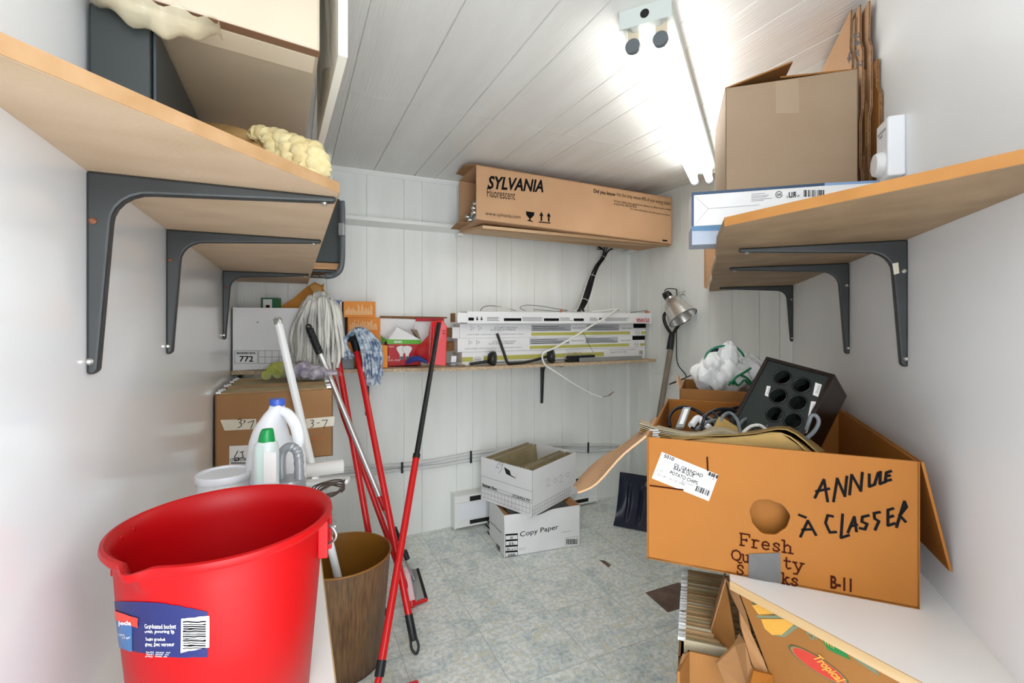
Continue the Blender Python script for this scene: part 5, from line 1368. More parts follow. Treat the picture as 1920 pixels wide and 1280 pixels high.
# orange and blue lamp boxes
t, A, U, Vv, z1, PF = shelf_box('bulb_box', 'orange printed carton standing at the end of the shelf behind the blue mop', 'box', 672, 727, 2.258, 648, .10, M_orangebox)
MB().patch(PF, [(676, 660), (712, 658), (712, 686), (676, 686)], .0004).build('label', M_whitecard, t)
t, A, U, Vv, z2, PF = shelf_box('bulb_box', 'lower orange printed carton of the two stacked behind the blue mop', 'box', 652, 713, 2.375, 595, .13, M_orangebox)
def lines(PF, x0, x1, yb, hmax, n, name='printing'):
    g = MB()
    for k in range(n):
        x = x0 + (x1 - x0) * k / n; h = hmax * rnd.uniform(.35, 1); g.patch(PF, [(x, yb), (x + .9, yb), (x + .9, yb - h), (x, yb - h)], .0003)
    return g
lines(PF, 656, 708, 618, 20, 24).build('printing', M_orangeprint, t)
t, A, U, Vv, z3, PF = shelf_box('bulb_box', 'upper orange printed carton of the two stacked behind the blue mop', 'box', 644, 704, 2.385, 565, .11, M_orangebox, lift=z2 + .0004)
lines(PF, 647, 699, 590, 20, 26).build('printing', M_orangeprint, t)
t, A, U, Vv, z4, PF = shelf_box('bulb_box', 'tall narrow blue carton behind the grey mop beside the orange cartons', 'box', 612, 641, 2.40, 563, .10, M_bluebox)
MB().patch(PF, [(637, 565), (641, 565), (641, 640), (637, 640)], .0004).build('edge_print', M_whitecard, t)
t, A, U, Vv, z4, PF = shelf_box('grey_tin', 'dark grey tin on the back shelf between the two mops', 'tin', 641, 664, 2.255, 668, .05, M_greyp)
# white carton behind the bulb box
t, A, U, Vv, z4, PF = shelf_box('white_carton', 'wide white carton with brown top edge behind the red light bulb box', 'carton', 712, 786, 2.46, 597, .05, M_whitecard)
MB().patch(PF, [(712, 592), (838, 594), (838, 597), (780, 598.5), (712, 596)], .001, .0).build('brown_lid_edge', M_cardD, t)
# red and green light bulb box, opened
t, A, U, Vv, z5, PF = shelf_box('bulb_box', 'red light bulb box with green band and open white flaps on the back shelf', 'box', 727, 789, 2.34, 638, .085, M_redbox, open_=True)
MB().patch(PF, [(725.5, 636), (789, 637), (789, 645), (725.5, 645)], .0005).build('green_band', M_greenbox, t)
g = MB(); g.ptext(PF, 'savers', (739, 643), (754, 643), 4.5, .03, off=.0014); g.ptext(PF, '12!', (727, 672), (731, 672), 5, .02); g.ptext(PF, '25 W x 70 W', (727, 677), (750, 677), 3.5); g.ptext(PF, 'P 200W', (728, 651), (739, 651), 2.5); g.build('printing', M_paper, t)
for dx in (0, 11):
    bp_ = [(743 + dx, 652), (746 + dx, 649), (752 + dx, 647.5), (759 + dx, 649), (762 + dx, 652), (761 + dx, 656), (756 + dx, 664), (756 + dx, 674), (750 + dx, 674), (749 + dx, 664), (744 + dx, 656)]
    bu = MB().patch(PF, bp_, .0004, .0006 * (dx > 0)).build('bulb_picture', M_paper, t)
    q_ = MB().ribbon(PF, bp_ + bp_[:1], .0016, .0006 + .0006 * (dx > 0)); q_.patch(PF, [(750 + dx, 668), (756 + dx, 668), (755 + dx, 675), (751 + dx, 675)], .0003, .0006 + .0006 * (dx > 0)); q_.build('bulb_outline', M_inkG, bu)
T5 = A + V3((0, 0, z5 - A.z))
MB().prism([T5, T5 + Vv, T5 + Vv * .85 - U * .13 + V3((0, 0, .022)), T5 + Vv * .1 - U * .17 - V3((0, 0, .012))], V3((0, 0, .0015))).build('side_flap', M_greenbox, t)
MB().prism([T5, T5 + U, T5 + U * .62 + Vv * .35 + V3((0, 0, .028)), T5 + U * .32 + Vv * .4 + V3((0, 0, .064)), T5 + U * .1 + Vv * .3 + V3((0, 0, .028))], V3((0, 0, .0015))).build('front_flap', M_whitecard, t)
MB().prism([T5 + U, T5 + U + Vv, T5 + U * .98 + Vv * .8 + V3((0, 0, .05)), T5 + U * .72 + Vv * .35 + V3((0, 0, .056))], V3((.0012, 0, 0))).build('side_flap', M_cardG, t)
MB().prism([T5 + Vv, T5 + U + Vv, T5 + U * .9 + Vv * 1.05 + V3((0, 0, .04)), T5 + U * .1 + Vv * 1.05 + V3((0, 0, .04))], V3((0, .0015, 0))).build('back_flap', M_whitecard, t)

# four long white lamp boxes
y_ = 2.345
labs = ['bottom long white lamp box with olive stripe and low right barcode', 'second long white lamp box from the bottom with a torn end', 'third long white lamp box from the bottom, its left end flap open', 'topmost long white lamp box with red upside down lettering']
spec = [(866, 1214, 2.345, 652, 0), (858, 1209, 2.340, 627, 1), (862, 1217, 2.338, 603, 2), (876, 1228, 2.285, 583, 3)]
zc = zback(1.4) + .0072
zc = max(zback(LX + 1.03), zback(1.0)) + .0004
heights = [.0705, .0725, .0755, .063]
LONG = []
for i, (xl, xr, yy, yt, k) in enumerate(spec):
    a = on_shelf(xl, yy); b = on_shelf(xr, yy); a.z = b.z = zc
    if b.x > RX - .025: b.x = RX - .025
    H = heights[i]
    t = thing('lamp_box', labs[i], 'box', a, 'long white lamp boxes on the back shelf')
    Uw = b - a
    MB().box(a, Uw, V3((0, .115, 0)), V3((0, 0, H))).build('carton', M_whitecard, t, bevel=.0015)
    PF = plane3(a, b, a + V3((0, 0, .1))); LONG.append((t, a, Uw, H, PF))
    zc += H + .0004
def fuv(a, U, H, u, v, off=.0007): return a + U * u + V3((0, -off, H * v))
def frect(mb, a, U, H, u0, u1, v0, v1, off=.0007): return mb.add([fuv(a, U, H, u0, v0, off), fuv(a, U, H, u1, v0, off), fuv(a, U, H, u1, v1, off), fuv(a, U, H, u0, v1, off)], [(0, 1, 2, 3)])
def ftext(mb, s, a, U, H, u0, u1, v0, v1, bold=0, flip=False, off=.0012):
    o = fuv(a, U, H, u1 if flip else u0, v1 if flip else v0, off); return mb.text(s, o, U * ((u1 - u0) * (-1 if flip else 1)), V3((0, 0, H * (v1 - v0) * (-1 if flip else 1))), bold)
M_gband = mat('grey_band_print', '#B4B6BA', .55)
for i in (0, 1, 2):
    t, a, U, H, PF = LONG[i]; g = MB(); gg = MB(); gi = MB()
    if i == 0:
        frect(g, a, U, H, .0, .05, .28, .62); frect(g, a, U, H, .10, .74, .32, .66); frect(gg, a, U, H, .03, .74, .02, .24)
        ring_c = fuv(a, U, H, .07, .42)
    else:
        frect(g, a, U, H, .34, .90, .10, .34); frect(g, a, U, H, .97, 1.0, .10, .34); frect(gg, a, U, H, .34, .55, .42, .92); frect(gg, a, U, H, .64, .83, .42, .92)
        frect(gi, a, U, H, .92, 1.0, .62, .98); ring_c = fuv(a, U, H, .945, .24)
    g.build('olive_stripe', M_olive, t)
    if i: gi.build('black_panel', M_ink, t)
    gg.build('grey_panel', M_gband, t)
    gt = MB()
    th_ = 'HIGH EFFICIENCY ELECTRONIC BALLAST'
    if i == 0:
        ftext(gt, 'RECYCLE LAMPS', a, U, H, .78, .88, .55, .68, 0, True); ftext(gt, 'WARNING HANDLE WITH CARE', a, U, H, .77, .94, .76, .86, 0, True)
        for q in range(4): frect(gt, a, U, H, .05 + .17 * q, .20 + .17 * q, .10, .15)
        for q in range(8): frect(gt, a, U, H, .962 + .003 * q, .9635 + .003 * q, .34, .7)
    else:
        ftext(gt, 'INSTANT START 2 LAMP F32 T8', a, U, H, .16, .27, .66, .78, 0, True); ftext(gt, 'UNIVERSAL VOLTAGE 120 277', a, U, H, .14, .26, .5, .62, 0, True); ftext(gt, th_, a, U, H, .03, .30, .2, .27, 0, True)
        for q in range(3): frect(gt, a, U, H, .345, .545 - .03 * q, .5 + .13 * q, .545 + .13 * q); frect(gt, a, U, H, .645, .825 - .02 * q, .5 + .13 * q, .545 + .13 * q)
        ftext(gt, 'CAUTION RISK OF SHOCK', a, U, H, .56, .63, .6, .72, 0, True); ftext(gt, 'ENERGY SAVER', a, U, H, .85, .91, .55, .66, 0, True)
        for cx in (.055, .09):
            cc = fuv(a, U, H, cx, .7, .0012); R_1 = H * .17
            gt.tube([cc + V3((R_1 * math.cos(b), 0, R_1 * math.sin(b))) for b in [2 * math.pi * k / 3 for k in range(3)]], .0012, 4, closed=True)
    gt.build('printing', M_inkG, t)
    go = MB(); go.add([ring_c + V3((.018 * math.cos(b), -.0006, H * .19 * math.sin(b))) for b in [2 * math.pi * k / 24 for k in range(24)]], [tuple(range(24))]); e = go.build('oval_badge', M_paper, t)
    go = MB(); go.tube([ring_c + V3((.018 * math.cos(b), -.0008, H * .19 * math.sin(b))) for b in [2 * math.pi * k / 24 for k in range(24)]], .0007, 4, closed=True); ftext(go, 'Energy', ring_c - V3((.012, 0, H * .08)), V3((.024, 0, 0)), H * .16, 0, 1, 0, 1, .0, i > 0, .0012); go.build('badge_line', M_inkG, e)
t, a, U, H, PF = LONG[3]
gt = MB(); gk = MB(); gr = MB()
for u0, u1 in ((.17, .255), (.37, .45), (.53, .587)): frect(gk, a, U, H, u0, u1, .22, .46)
frect(gk, a, U, H, .005, .03, .25, .5); frect(gk, a, U, H, .675, .695, .28, .5)
for u0 in (.045, .065): gk.add([fuv(a, U, H, u0 - .006, .42), fuv(a, U, H, u0 + .006, .42), fuv(a, U, H, u0, .22)], [(0, 1, 2)]); frect(gk, a, U, H, u0 - .002, u0 + .002, .4, .58)
gk.build('printing', M_ink, t)
for u0, u1 in ((.09, .16), (.26, .365), (.455, .525), (.62, .67), (.71, .86)):
    for v in (.24, .36, .48): frect(gt, a, U, H, u0, u1 - rnd.uniform(0, .02), v, v + .05)
gt.build('fine_print', M_inkG, t)
ftext(gr, 'SYLVANIA', a, U, H, .90, .985, .1, .5, .03, True); gr.build('lettering', M_redprint, t)
# flaps at the left ends
e0 = LONG[3][1]; MB().box(e0 + V3((-.052, .0, .006)), V3((.049, -.006, 0)), V3((0, .002, 0)), V3((0, 0, .05))).build('end_flap', M_whitecard, LONG[3][0])
MB().box(e0 + V3((-.055, .03, .008)), V3((.003, 0, 0)), V3((0, .08, 0)), V3((0, 0, .046))).build('end_flap', M_card, LONG[3][0])
e0 = LONG[2][1]; MB().box(e0 + V3((-.045, -.014, .0)), V3((.043, .013, 0)), V3((0, .002, 0)), V3((0, 0, .058))).build('end_flap', M_whitecard, LONG[2][0])
for i in (1, 2):
    e0 = LONG[i][1]; MB().box(e0 + V3((-.055, .05, .004)), V3((.053, 0, 0)), V3((0, .06, 0)), V3((0, 0, .05))).build('inner_tray', M_cardD, LONG[i][0])
# loose wires on top of the long boxes
ztop = zc + .003
def topw(px, y, h=0.0): p = on_shelf(px, y); p.z = ztop + h; return p
def wire(label, pts, r, m, group=None, name='cable', cat='cable'):
    return tag(MB().tube(smooth_path(pts, 6), r, 8).build(name, m, smooth=60), label, cat, group)
for k in range(3):
    wire('grey white wire coil arching over the left end of the long lamp boxes', [topw(896 + 4 * k, 2.33, 0), topw(902 + 5 * k, 2.34, .028 - .005 * k), topw(918 + 6 * k, 2.36, .036 - .006 * k), topw(940 + 5 * k, 2.37, .024 - .004 * k), topw(962 + 5 * k, 2.36, .004)], .0022, M_cable_g if k == 1 else M_cable_w, 'grey wires on the long lamp boxes')
wire('thin grey wire loop in the middle on top of the long lamp boxes', [topw(985, 2.33, .004), topw(975, 2.34, .02), topw(985, 2.36, .036), topw(1010, 2.36, .034), topw(1040, 2.35, .02), topw(1064, 2.34, .008), (topw(1040, 2.33, .004)), topw(1000, 2.33, .012)], .0018, M_cable_g)
wire('dark thin wire lying at the right end of the top lamp box', [topw(1182, 2.30, .0), topw(1196, 2.31, .006), topw(1208, 2.31, .012), topw(1214, 2.31, .014)], .0014, M_cable_b)
wn = tag(MB().lathe(topw(1052, 2.32, -.0026), [(.007, 0), (.0075, .006), (.003, .02)], 12).build('wire_nut', mat('orange_wire_nut', '#CC6A3C', .5), smooth=40), 'orange wire nut in the middle on top of the long lamp boxes', 'wire nut')
wn = tag(MB().tube([topw(1210, 2.30, .004), topw(1218, 2.29, .004)], [.0068, .004], 12).build('wire_nut', MATS['orange_wire_nut'], smooth=40), 'orange wire nut at the right end on top of the long lamp boxes', 'wire nut')
# black cable bundle leaning on the wall
pl_ = [(1088, 581), (1096, 566), (1103, 545), (1110, 520), (1118, 500), (1128, 486), (1134, 474)]
t = thing('cable_bundle', 'tied bundle of black cables leaning on the back wall on the long lamp boxes', 'cable bundle', topw(1094, 2.36))
def bundle_d(k): return 2.36 + .15 * k / 6
axis = []
for k, (x, y) in enumerate(pl_): axis.append(pY(x, y, bundle_d(k)))
for c in range(9):
    a_ = 2 * math.pi * c / 9; rr = .026
    pts = [p + V3((rr * math.cos(a_) * (.7 + .25 * math.sin(k)), rr * .8 * math.sin(a_), 0)) for k, p in enumerate(axis)]
    tip = pts[-1] + V3(((c - 5) * .018, -.01 * (c % 3), .012 + .012 * ((c * 7) % 4)))
    MB().tube(smooth_path([pts[0] + V3((-.02 + .01 * (c % 4), 0, -.004))] + pts + [tip.lerp(pts[-1], .4) + V3((0, 0, .006)), tip], 5), .0052 if c % 3 else .0036, 7).build('cable_strand', M_cable_b if c % 4 else M_cable_w, t, smooth=60)
for k in (1, 3, 5):
    p = axis[k]; tdir = (axis[min(k + 1, 6)] - axis[k - 1]).normalized(); xx = tdir.orthogonal().normalized(); yy = tdir.cross(xx)
    MB().tube([p + (xx * math.cos(b) + yy * math.sin(b)) * .030 for b in [2 * math.pi * j / 20 for j in range(20)]], .0015, 6, closed=True).build('cable_tie', M_white, t, smooth=60)
# the white cable drooping off the shelf
wp = [topw(1128, 2.29, .012), topw(1152, 2.285, .016), topw(1158, 2.275, .02)]
wp = [topw(1108, 2.31, .002), topw(1150, 2.30, .016), topw(1160, 2.285, .014), pY(1156, 580, 2.255), pY(1140, 592, 2.235), pY(1110, 610, 2.225), pY(1075, 632, 2.225), pY(1040, 652, 2.225), pY(1020, 661, 2.225), pY(1017, 672, 2.225), pY(1024, 685, 2.225), pY(1046, 700, 2.23), pY(1080, 722, 2.24), pY(1110, 738, 2.24), pY(1128, 745, 2.24)]
t = thing('white_cable', 'white electrical cable drooping in a loop from the long lamp boxes below the back shelf', 'cable', wp[-1])
MB().tube(smooth_path(wp, 6), .0050, 10).build('sheath', M_cable_w, t, smooth=60)
e = wp[-1]
for k, m in ((0, M_cable_w), (1, M_cable_b)): MB().tube([e, pY(1136, 745 - 2 * k, 2.24), pY(1146, 738 + 1.5 * k, 2.235)], .0018, 6).build('conductor', m, t, smooth=60)
MB().tube([pY(1140, 742, 2.236), pY(1151, 734, 2.23)], .0024, 6).build('bare_copper', M_copper, t)

# black knobs on rods, ballast, ruler, small bits
def knob(label, c, axd, r, rod, group):
    t = thing('knob_rod', label, 'knob', c - V3((0, 0, r)), group); a = V3(axd).normalized()
    MB().lathe(c, [(r * .4, -.024), (r * .75, -.022), (r * .95, -.010), (r, .0), (r, .008), (r * .93, .014), (r * .6, .017)], 28, ax=a).build('knob', M_black, t, smooth=50)
    MB().tube(smooth_path(rod, 5), [.0075] * (5 * (len(rod) - 1) + 1), 10).build('rod', M_black, t, smooth=50)
    return t
def ys(px, py, y): p = pY(px, py, y); return p
z_ = zback(1.0)
c = on_shelf(924, 2.275); c.z += .0375
kr = [on_shelf(914, 2.27) + V3((0, 0, .024)), on_shelf(898, 2.29) + V3((0, 0, .017)), on_shelf(881, 2.31) + V3((0, 0, .010))]
knob('black round knob on a short rod at the front of the shelf, left one', c, (1, -.75, 0), .037, kr, 'black knobs on the back shelf')
c = on_shelf(1034, 2.275); c.z += .039
kr = [c + V3((-.02, 0, 0)), on_shelf(990, 2.275) + V3((0, 0, .013)), on_shelf(962, 2.27) + V3((0, 0, .008)), on_shelf(952, 2.268) + V3((0, 0, .012)), ys(945, 662, 2.268), ys(932, 625, 2.272)]
knob('black round knob on a long bent rod at the front of the shelf', c, (1, -.8, .1), .0385, kr, 'black knobs on the back shelf')
a = on_shelf(1066, 2.275); b = on_shelf(1116, 2.29); b.z = a.z
t = thing('ballast', 'small black lamp ballast with loose wires beside the metal strip on the back shelf', 'ballast', a)
MB().box(a, b - a, V3((0, .04, 0)), V3((0, 0, .036))).build('case', M_black, t, bevel=.003)
for k, m in enumerate((M_copper, M_cable_w, M_cable_g, mat('yellow_wire', '#D6B43A', .4))):
    P = [a + V3((0, .01 + .006 * k, .02)), a + V3((-.02 - .004 * k, .0, .016 + .006 * k)), a + V3((-.012, -.004, .04 + .004 * k)), a + V3((.03 + .02 * k, -.002, .052)), a + V3((.07 + .01 * k, .0, .040))]
    MB().tube(smooth_path(P, 5), .0012, 6).build('wire', m, t, smooth=60)
wire('thin dark wire sticking up in front of the long lamp boxes', [ys(1112, 660, 2.30), ys(1104, 645, 2.33), ys(1096, 628, 2.332), ys(1092, 620, 2.333)], .001, M_cable_b)
a = on_shelf(1087, 2.258); b = on_shelf(1204, 2.262); b.z = a.z
t = MB().box(a, b - a, V3((0, .012, 0)), V3((0, 0, .024))).build('metal_strip', M_steel, bevel=.002); tag(t, 'flat brushed metal strip lying at the front edge of the back shelf', 'strip')
a = on_shelf(858, 2.27); 
t = MB().box(a, V3((.055, 0, 0)), V3((0, .03, 0)), V3((0, 0, .022))).build('clear_packet', M_film, bevel=.003); tag(t, 'small clear plastic packet beside the dustpan on the back shelf', 'packet')
t = MB().box(a + V3((.008, .006, .0015)), V3((.035, 0, 0)), V3((0, .014, 0)), V3((0, 0, .008))).build('copper_clip', M_copper, bevel=.002); tag(t, 'copper coloured clip inside the clear packet on the back shelf', 'clip')
c = on_shelf(846, 2.30)
wire('grey wire curled beside the red dustpan on the back shelf', [c + V3((-.02, 0, .004)), c + V3((.01, -.02, .006)), c + V3((.05, -.01, .004)), c + V3((.06, .02, .01)), c + V3((.02, .03, .016)), c + V3((-.01, .015, .014))], .0032, M_cable_g)
c = on_shelf(850, 2.34)
t = MB().cbox(c + V3((0, 0, .026)), V3((.03, .004, 0)), V3((0, .01, 0)), V3((.006, 0, .05))).build('white_switch', M_white, bevel=.003); tag(t, 'small white plastic fitting standing beside the red dustpan', 'fitting')

# ------------------------------------------------------------------ conduits and heater on the back wall
up = [(596, 884), (640, 880), (695, 874), (754, 871), (820, 862), (883, 850), (930, 844), (990, 837), (1057, 834), (1101, 835), (1148, 834), (1176, 838)]
lo_ = [(596, 896), (640, 892), (695, 887), (754, 880), (820, 873), (883, 862), (925, 859), (990, 849), (1060, 844), (1101, 846), (1148, 843), (1176, 847)]
for pts, lab in ((up, 'upper grey white conduit running along the back wall'), (lo_, 'lower grey white conduit running along the back wall')):
    q = [pY(x, y, BY - .012) for x, y in pts]; q = [p for p in q if p.x > LX + .02]
    o = MB().tube(smooth_path(q, 5), .0095, 12).build('conduit', M_conduit, smooth=60); tag(o, lab, 'conduit', 'conduits on the back wall')
for px, y0, y1, lab in ((754, 866, 887, 'black conduit clip behind the mop handles'), (883, 845, 868, 'black conduit clip left of the stacked boxes'), (1103, 829, 849, 'black conduit clip right of the stacked boxes')):
    p = pY(px, (y0 + y1) / 2, BY - .024); h_ = (y1 - y0) / FPX * p.dot(FW)
    tag(MB().cbox(p, V3((.012, 0, 0)), V3((0, .006, 0)), V3((0, 0, h_))).build('conduit_clip', M_black, bevel=.002), lab, 'clip', 'conduit clips')
hx0 = pY(852, 960, BY - .07).x; hx1 = pY(1121, 930, BY - .07).x; zb_ = .012; zt_ = .195
t = thing('baseboard_heater', 'white electric baseboard heater on the back wall behind the stacked boxes', 'heater', ((hx0 + hx1) / 2, BY - .035, 0))
yf = BY - .068
pf = [(BY - .001, zb_), (yf + .004, zb_), (yf, zb_ + .006), (yf, zb_ + .036), (yf + .006, zb_ + .042), (yf + .006, zt_ - .048), (yf, zt_ - .042), (yf + .002, zt_ - .006), (yf + .02, zt_), (BY - .001, zt_)]
MB().prism([V3((hx0 + .004, y, z)) for y, z in pf], V3((hx1 - hx0 - .008, 0, 0))).build('body', M_heater, t)
MB().box(V3((hx0 + .09, yf - .0006, zb_ + .014)), V3((hx1 - hx0 - .16, 0, 0)), V3((0, .001, 0)), V3((0, 0, .022))).build('air_slot', M_dark, t)
MB().box(V3((hx0 + .09, yf - .0006, zt_ - .042)), V3((hx1 - hx0 - .16, 0, 0)), V3((0, .001, 0)), V3((0, 0, .026))).build('air_slot', M_dark, t)
MB().box(V3((hx0 + .03, yf + .0046, zb_ + .044)), V3((hx1 - hx0 - .06, 0, 0)), V3((0, .001, 0)), V3((0, 0, zt_ - zb_ - .096))).build('front_panel', M_white, t, bevel=.001)
for x in (hx0, hx1 - .004): MB().prism([V3((x, y, z)) for y, z in ((BY - .001, zb_), (yf - .004, zb_), (yf - .004, zt_ - .004), (yf + .01, zt_ + .003), (BY - .001, zt_ + .003))], V3((.004, 0, 0))).build('end_cap', M_heater, t)

# ------------------------------------------------------------------ paper boxes on the floor
N_ = pz(945, 1046, -1.15); R1 = pz(1088, 1022, -1.15); L1 = pz(907, 1009, -1.15)
for p in (N_, R1, L1): p.z = .0006
U = R1 - N_; Vv = V3((-U.y, U.x, 0)).normalized() * .265; H = .206
t = thing('paper_box', 'white copy paper carton with crushed top on the tiled floor', 'box', N_)
Hv = V3((0, 0, H))
n12 = 14
def crush(u): return .0 - .016 * math.exp(-((u - .42) / .13) ** 2)
mb = MB()
vn = Vv.normalized()
for k in range(n12):
    u0, u1 = k / n12, (k + 1) / n12
    b0, b1 = N_ + U * u0, N_ + U * u1; t0, t1 = b0 + V3((0, 0, H + crush(u0))), b1 + V3((0, 0, H + crush(u1)))
    m0, m1 = b0 + V3((0, 0, H * .80)) - vn * .0, b1 + V3((0, 0, H * .80))
    o0, o1 = vn * (-.010 * math.exp(-((u0 - .42) / .16) ** 2)), vn * (-.010 * math.exp(-((u1 - .42) / .16) ** 2))
    for (p0, p1, p2, p3) in ((b0, b1, m1, m0), (m0, m1, t1 + o1, t0 + o0)): mb.hexa([p0, p1, p1 + vn * .004, p0 + vn * .004], [p3, p2, p2 + vn * .004, p3 + vn * .004])
open_carton(mb, N_, U, Vv, Hv, .004, 'blrd')
mb.build('carton', M_whitecard, t)
TT = N_ + Hv; un = U.normalized()
MB().prism([TT + un * .004, TT + Vv + un * .004, TT + Vv * .9 + un * .05 + V3((0, 0, -.02)), TT + Vv * .12 + un * .045 + V3((0, 0, -.02))], V3((0, 0, .003))).build('inner_flap', M_card, t)
MB().prism([TT + U - un * .004, TT + U + Vv - un * .004, TT + U + Vv * .9 - un * .05 + V3((0, 0, -.014)), TT + U + Vv * .12 - un * .045 + V3((0, 0, -.014))], V3((0, 0, .003))).build('inner_flap', M_card, t)
PF = plane3(N_, R1, N_ + Hv); PL = plane3(N_, N_ + Vv, N_ + Hv)
g = MB()
g.ptext(PF, 'Copy Paper', (975, 1009), (1047, 994), 12, .005)
for k, s in enumerate(('92', '20 lb.', '8½ x 11', '5000')):
    y = 1001 + 10.6 * k; g.patch(PF, [(948, y), (970.5, y - 1.5), (970.5, y + 1.7), (948, y + 3.2)], .0002, .0004)
    w_ = (5, 10, 17, 14)[k]; g.ptext(PF, s, (959 - w_ / 2, y + 10), (959 + w_ / 2, y + 9), 5, .02)
for q in ([(948, 1001), (948, 1044)], [(970.5, 999.5), (970.5, 1041)], [(948, 1044), (970.5, 1041)]): g.ribbon(PF, q, .002)
x = 1062
while x < 1083: w_ = rnd.choice((.7, 1.1, 1.6)); g.patch(PF, [(x, 1010), (x + w_, 1010), (x + w_, 1019.5), (x, 1020)], .0002, .0004); x += w_ + rnd.choice((.7, 1.1))
for q in ([(1060, 1008), (1083, 1005)], [(1060, 1008), (1060, 1021)], [(1060, 1021), (1083, 1018)], [(1083, 1005), (1083, 1018)]): g.ribbon(PF, q, .001)
g.build('printing', M_ink, t)
g = MB(); g.ptext(PF, '8 1/2" x 11"', (974, 1032), (986, 1030), 5); g.ptext(PF, 'multipurpose', (1053, 999), (1071, 996), 2.5); g.build('fine_print', M_inkG, t)
g = MB()
for k in range(4):
    y = 972 + 11 * k; g.patch(PL, [(909.5, y - 2), (918, y + 6), (918, y + 9), (909.5, y + 1)], .0002, .0004)
g.ptext(PL, 'Paper 20 lb premium', (920, 981), (940, 1001), 5, .01)
for k in range(5): g.patch(PL, [(931 + 1.4 * k, 1018 + 1.4 * k), (931.8 + 1.4 * k, 1018.8 + 1.4 * k), (931.8 + 1.4 * k, 1031 + 1.4 * k), (931 + 1.4 * k, 1030 + 1.4 * k)], .0002, .0004)
g.build('printing', M_ink, t)

zb2 = H + .0008 - .006
Nn = pd(998, 972, 2.27); Rr = pd(1080, 929, 2.575); Ll = pd(924, 929, 2.545)
Nn.z = zb2 - .003
U = V3((Rr.x - Nn.x, Rr.y - Nn.y, 0)); W2 = V3((Ll.x - Nn.x, Ll.y - Nn.y, 0)); 
Vv = V3((-U.y, U.x, 0)).normalized() * W2.length
tilt = V3((0, 0, .012)); U = U + tilt * .6; Vv = Vv + tilt * .6; H2 = .226
up_ = U.cross(Vv).normalized() * H2
t = thing('archive_box', 'white archive box marked 2020 full of hanging folders on the copy paper carton', 'box', Nn)
Nn = Nn + V3((0, 0, .0085))
open_carton(MB(), Nn, U, Vv, up_, .004, 'fblrd').build('carton', M_whitecard, t, bevel=.0015)
PR = plane3(Nn, Nn + U, Nn + up_); PLf = plane3(Nn, Nn + Vv, Nn + up_)
def q3(o, a, b, u, v, n, off=.0008): return o + a * u + b * v + n * off
def grid(mb, o, a, b, n, u0, u1, v0, v1, nu, nv, w=.0010):
    la, lb_ = a.length, b.length; an, bn = a.normalized(), b.normalized()
    for i in range(nu + 1): p = q3(o, a, b, u0 + (u1 - u0) * i / nu, v0, n); mb.add([p - an * w / 2, p + an * w / 2, p + an * w / 2 + b * (v1 - v0), p - an * w / 2 + b * (v1 - v0)], [(0, 1, 2, 3)])
    for j in range(nv + 1): p = q3(o, a, b, u0, v0 + (v1 - v0) * j / nv, n); mb.add([p - bn * w / 2, p + bn * w / 2, p + bn * w / 2 + a * (u1 - u0), p - bn * w / 2 + a * (u1 - u0)], [(0, 1, 2, 3)])
g = MB(); grid(g, Nn, U, up_, PR.n, .0, .86, .06, .22, 17, 2); grid(g, Nn, Vv, up_, PLf.n, .04, .98, .07, .28, 14, 2)
for v in (.31, .37, .56): 
    p = Nn + up_ * v + PLf.n * .0008; b_ = up_.normalized() * .0006; g.add([p - b_, p + b_, p + Vv + b_, p + Vv - b_], [(0, 1, 2, 3)])
g.text('Bankers Box.', Nn + Vv * .96 + up_ * .30 + up_ * .02 + PLf.n * .001, -Vv * .30, up_ * .07, .03); g.text('STOR/FILE 772', Nn + Vv * .36 + up_ * .31 + PLf.n * .001, -Vv * .32, up_ * .055, .02)
g.build('printing', M_ink, t)
g = MB()
for s in ([(930, 866), (931, 862), (935, 862), (936, 867), (932, 872), (930, 876), (936, 877)], [(939, 866), (937, 870), (940, 873), (943, 869), (939, 865)], [(943, 869), (941, 877), (938, 884), (935, 886)]): g.ribbon(PLf, s, .002)
for s in ([(1024, 903), (1026, 898), (1030, 897), (1030, 902), (1025, 911), (1033, 909)], [(1040, 897), (1037, 901), (1039, 905), (1044, 902), (1043, 897), (1040, 897)], [(1049, 896), (1050, 891), (1054, 891), (1053, 896), (1049, 904), (1056, 902)], [(1065, 885), (1061, 889), (1063, 894), (1068, 891), (1068, 886), (1065, 885)]): g.ribbon(PR, s, .0012)
g.build('handwriting', M_inkG, t)
MB().patch(PLf, [(945, 875), (968, 890), (967, 897), (949, 888)], .0004).build('hand_hole', M_dark, t)
MB().patch(PLf, [(956, 882), (968, 889), (967, 896), (958, 890)], .0004, .0006).build('torn_paper', M_paper, t)
for k, f in enumerate((.05, .09, .13, .22, .27, .72, .80, .87, .94)):
    # folders hang parallel to the right face
    o = Nn + Vv * f + U * .03 + up_ * .25; o2 = o + U * .94; un = U.normalized()
    ln = (Vv.normalized() * .018 if f > .6 else V3((0, 0, 0))) if f < .9 else V3((0, 0, 0))
    o.z += 0; o2.z = o2.z
    folder('olive hanging folder in the white archive box marked 2020', o, o2, H2 * .72 + .001 * (k % 3), M_folder if k % 3 else M_fold3, 'hanging folders in the 2020 box', lean=ln)

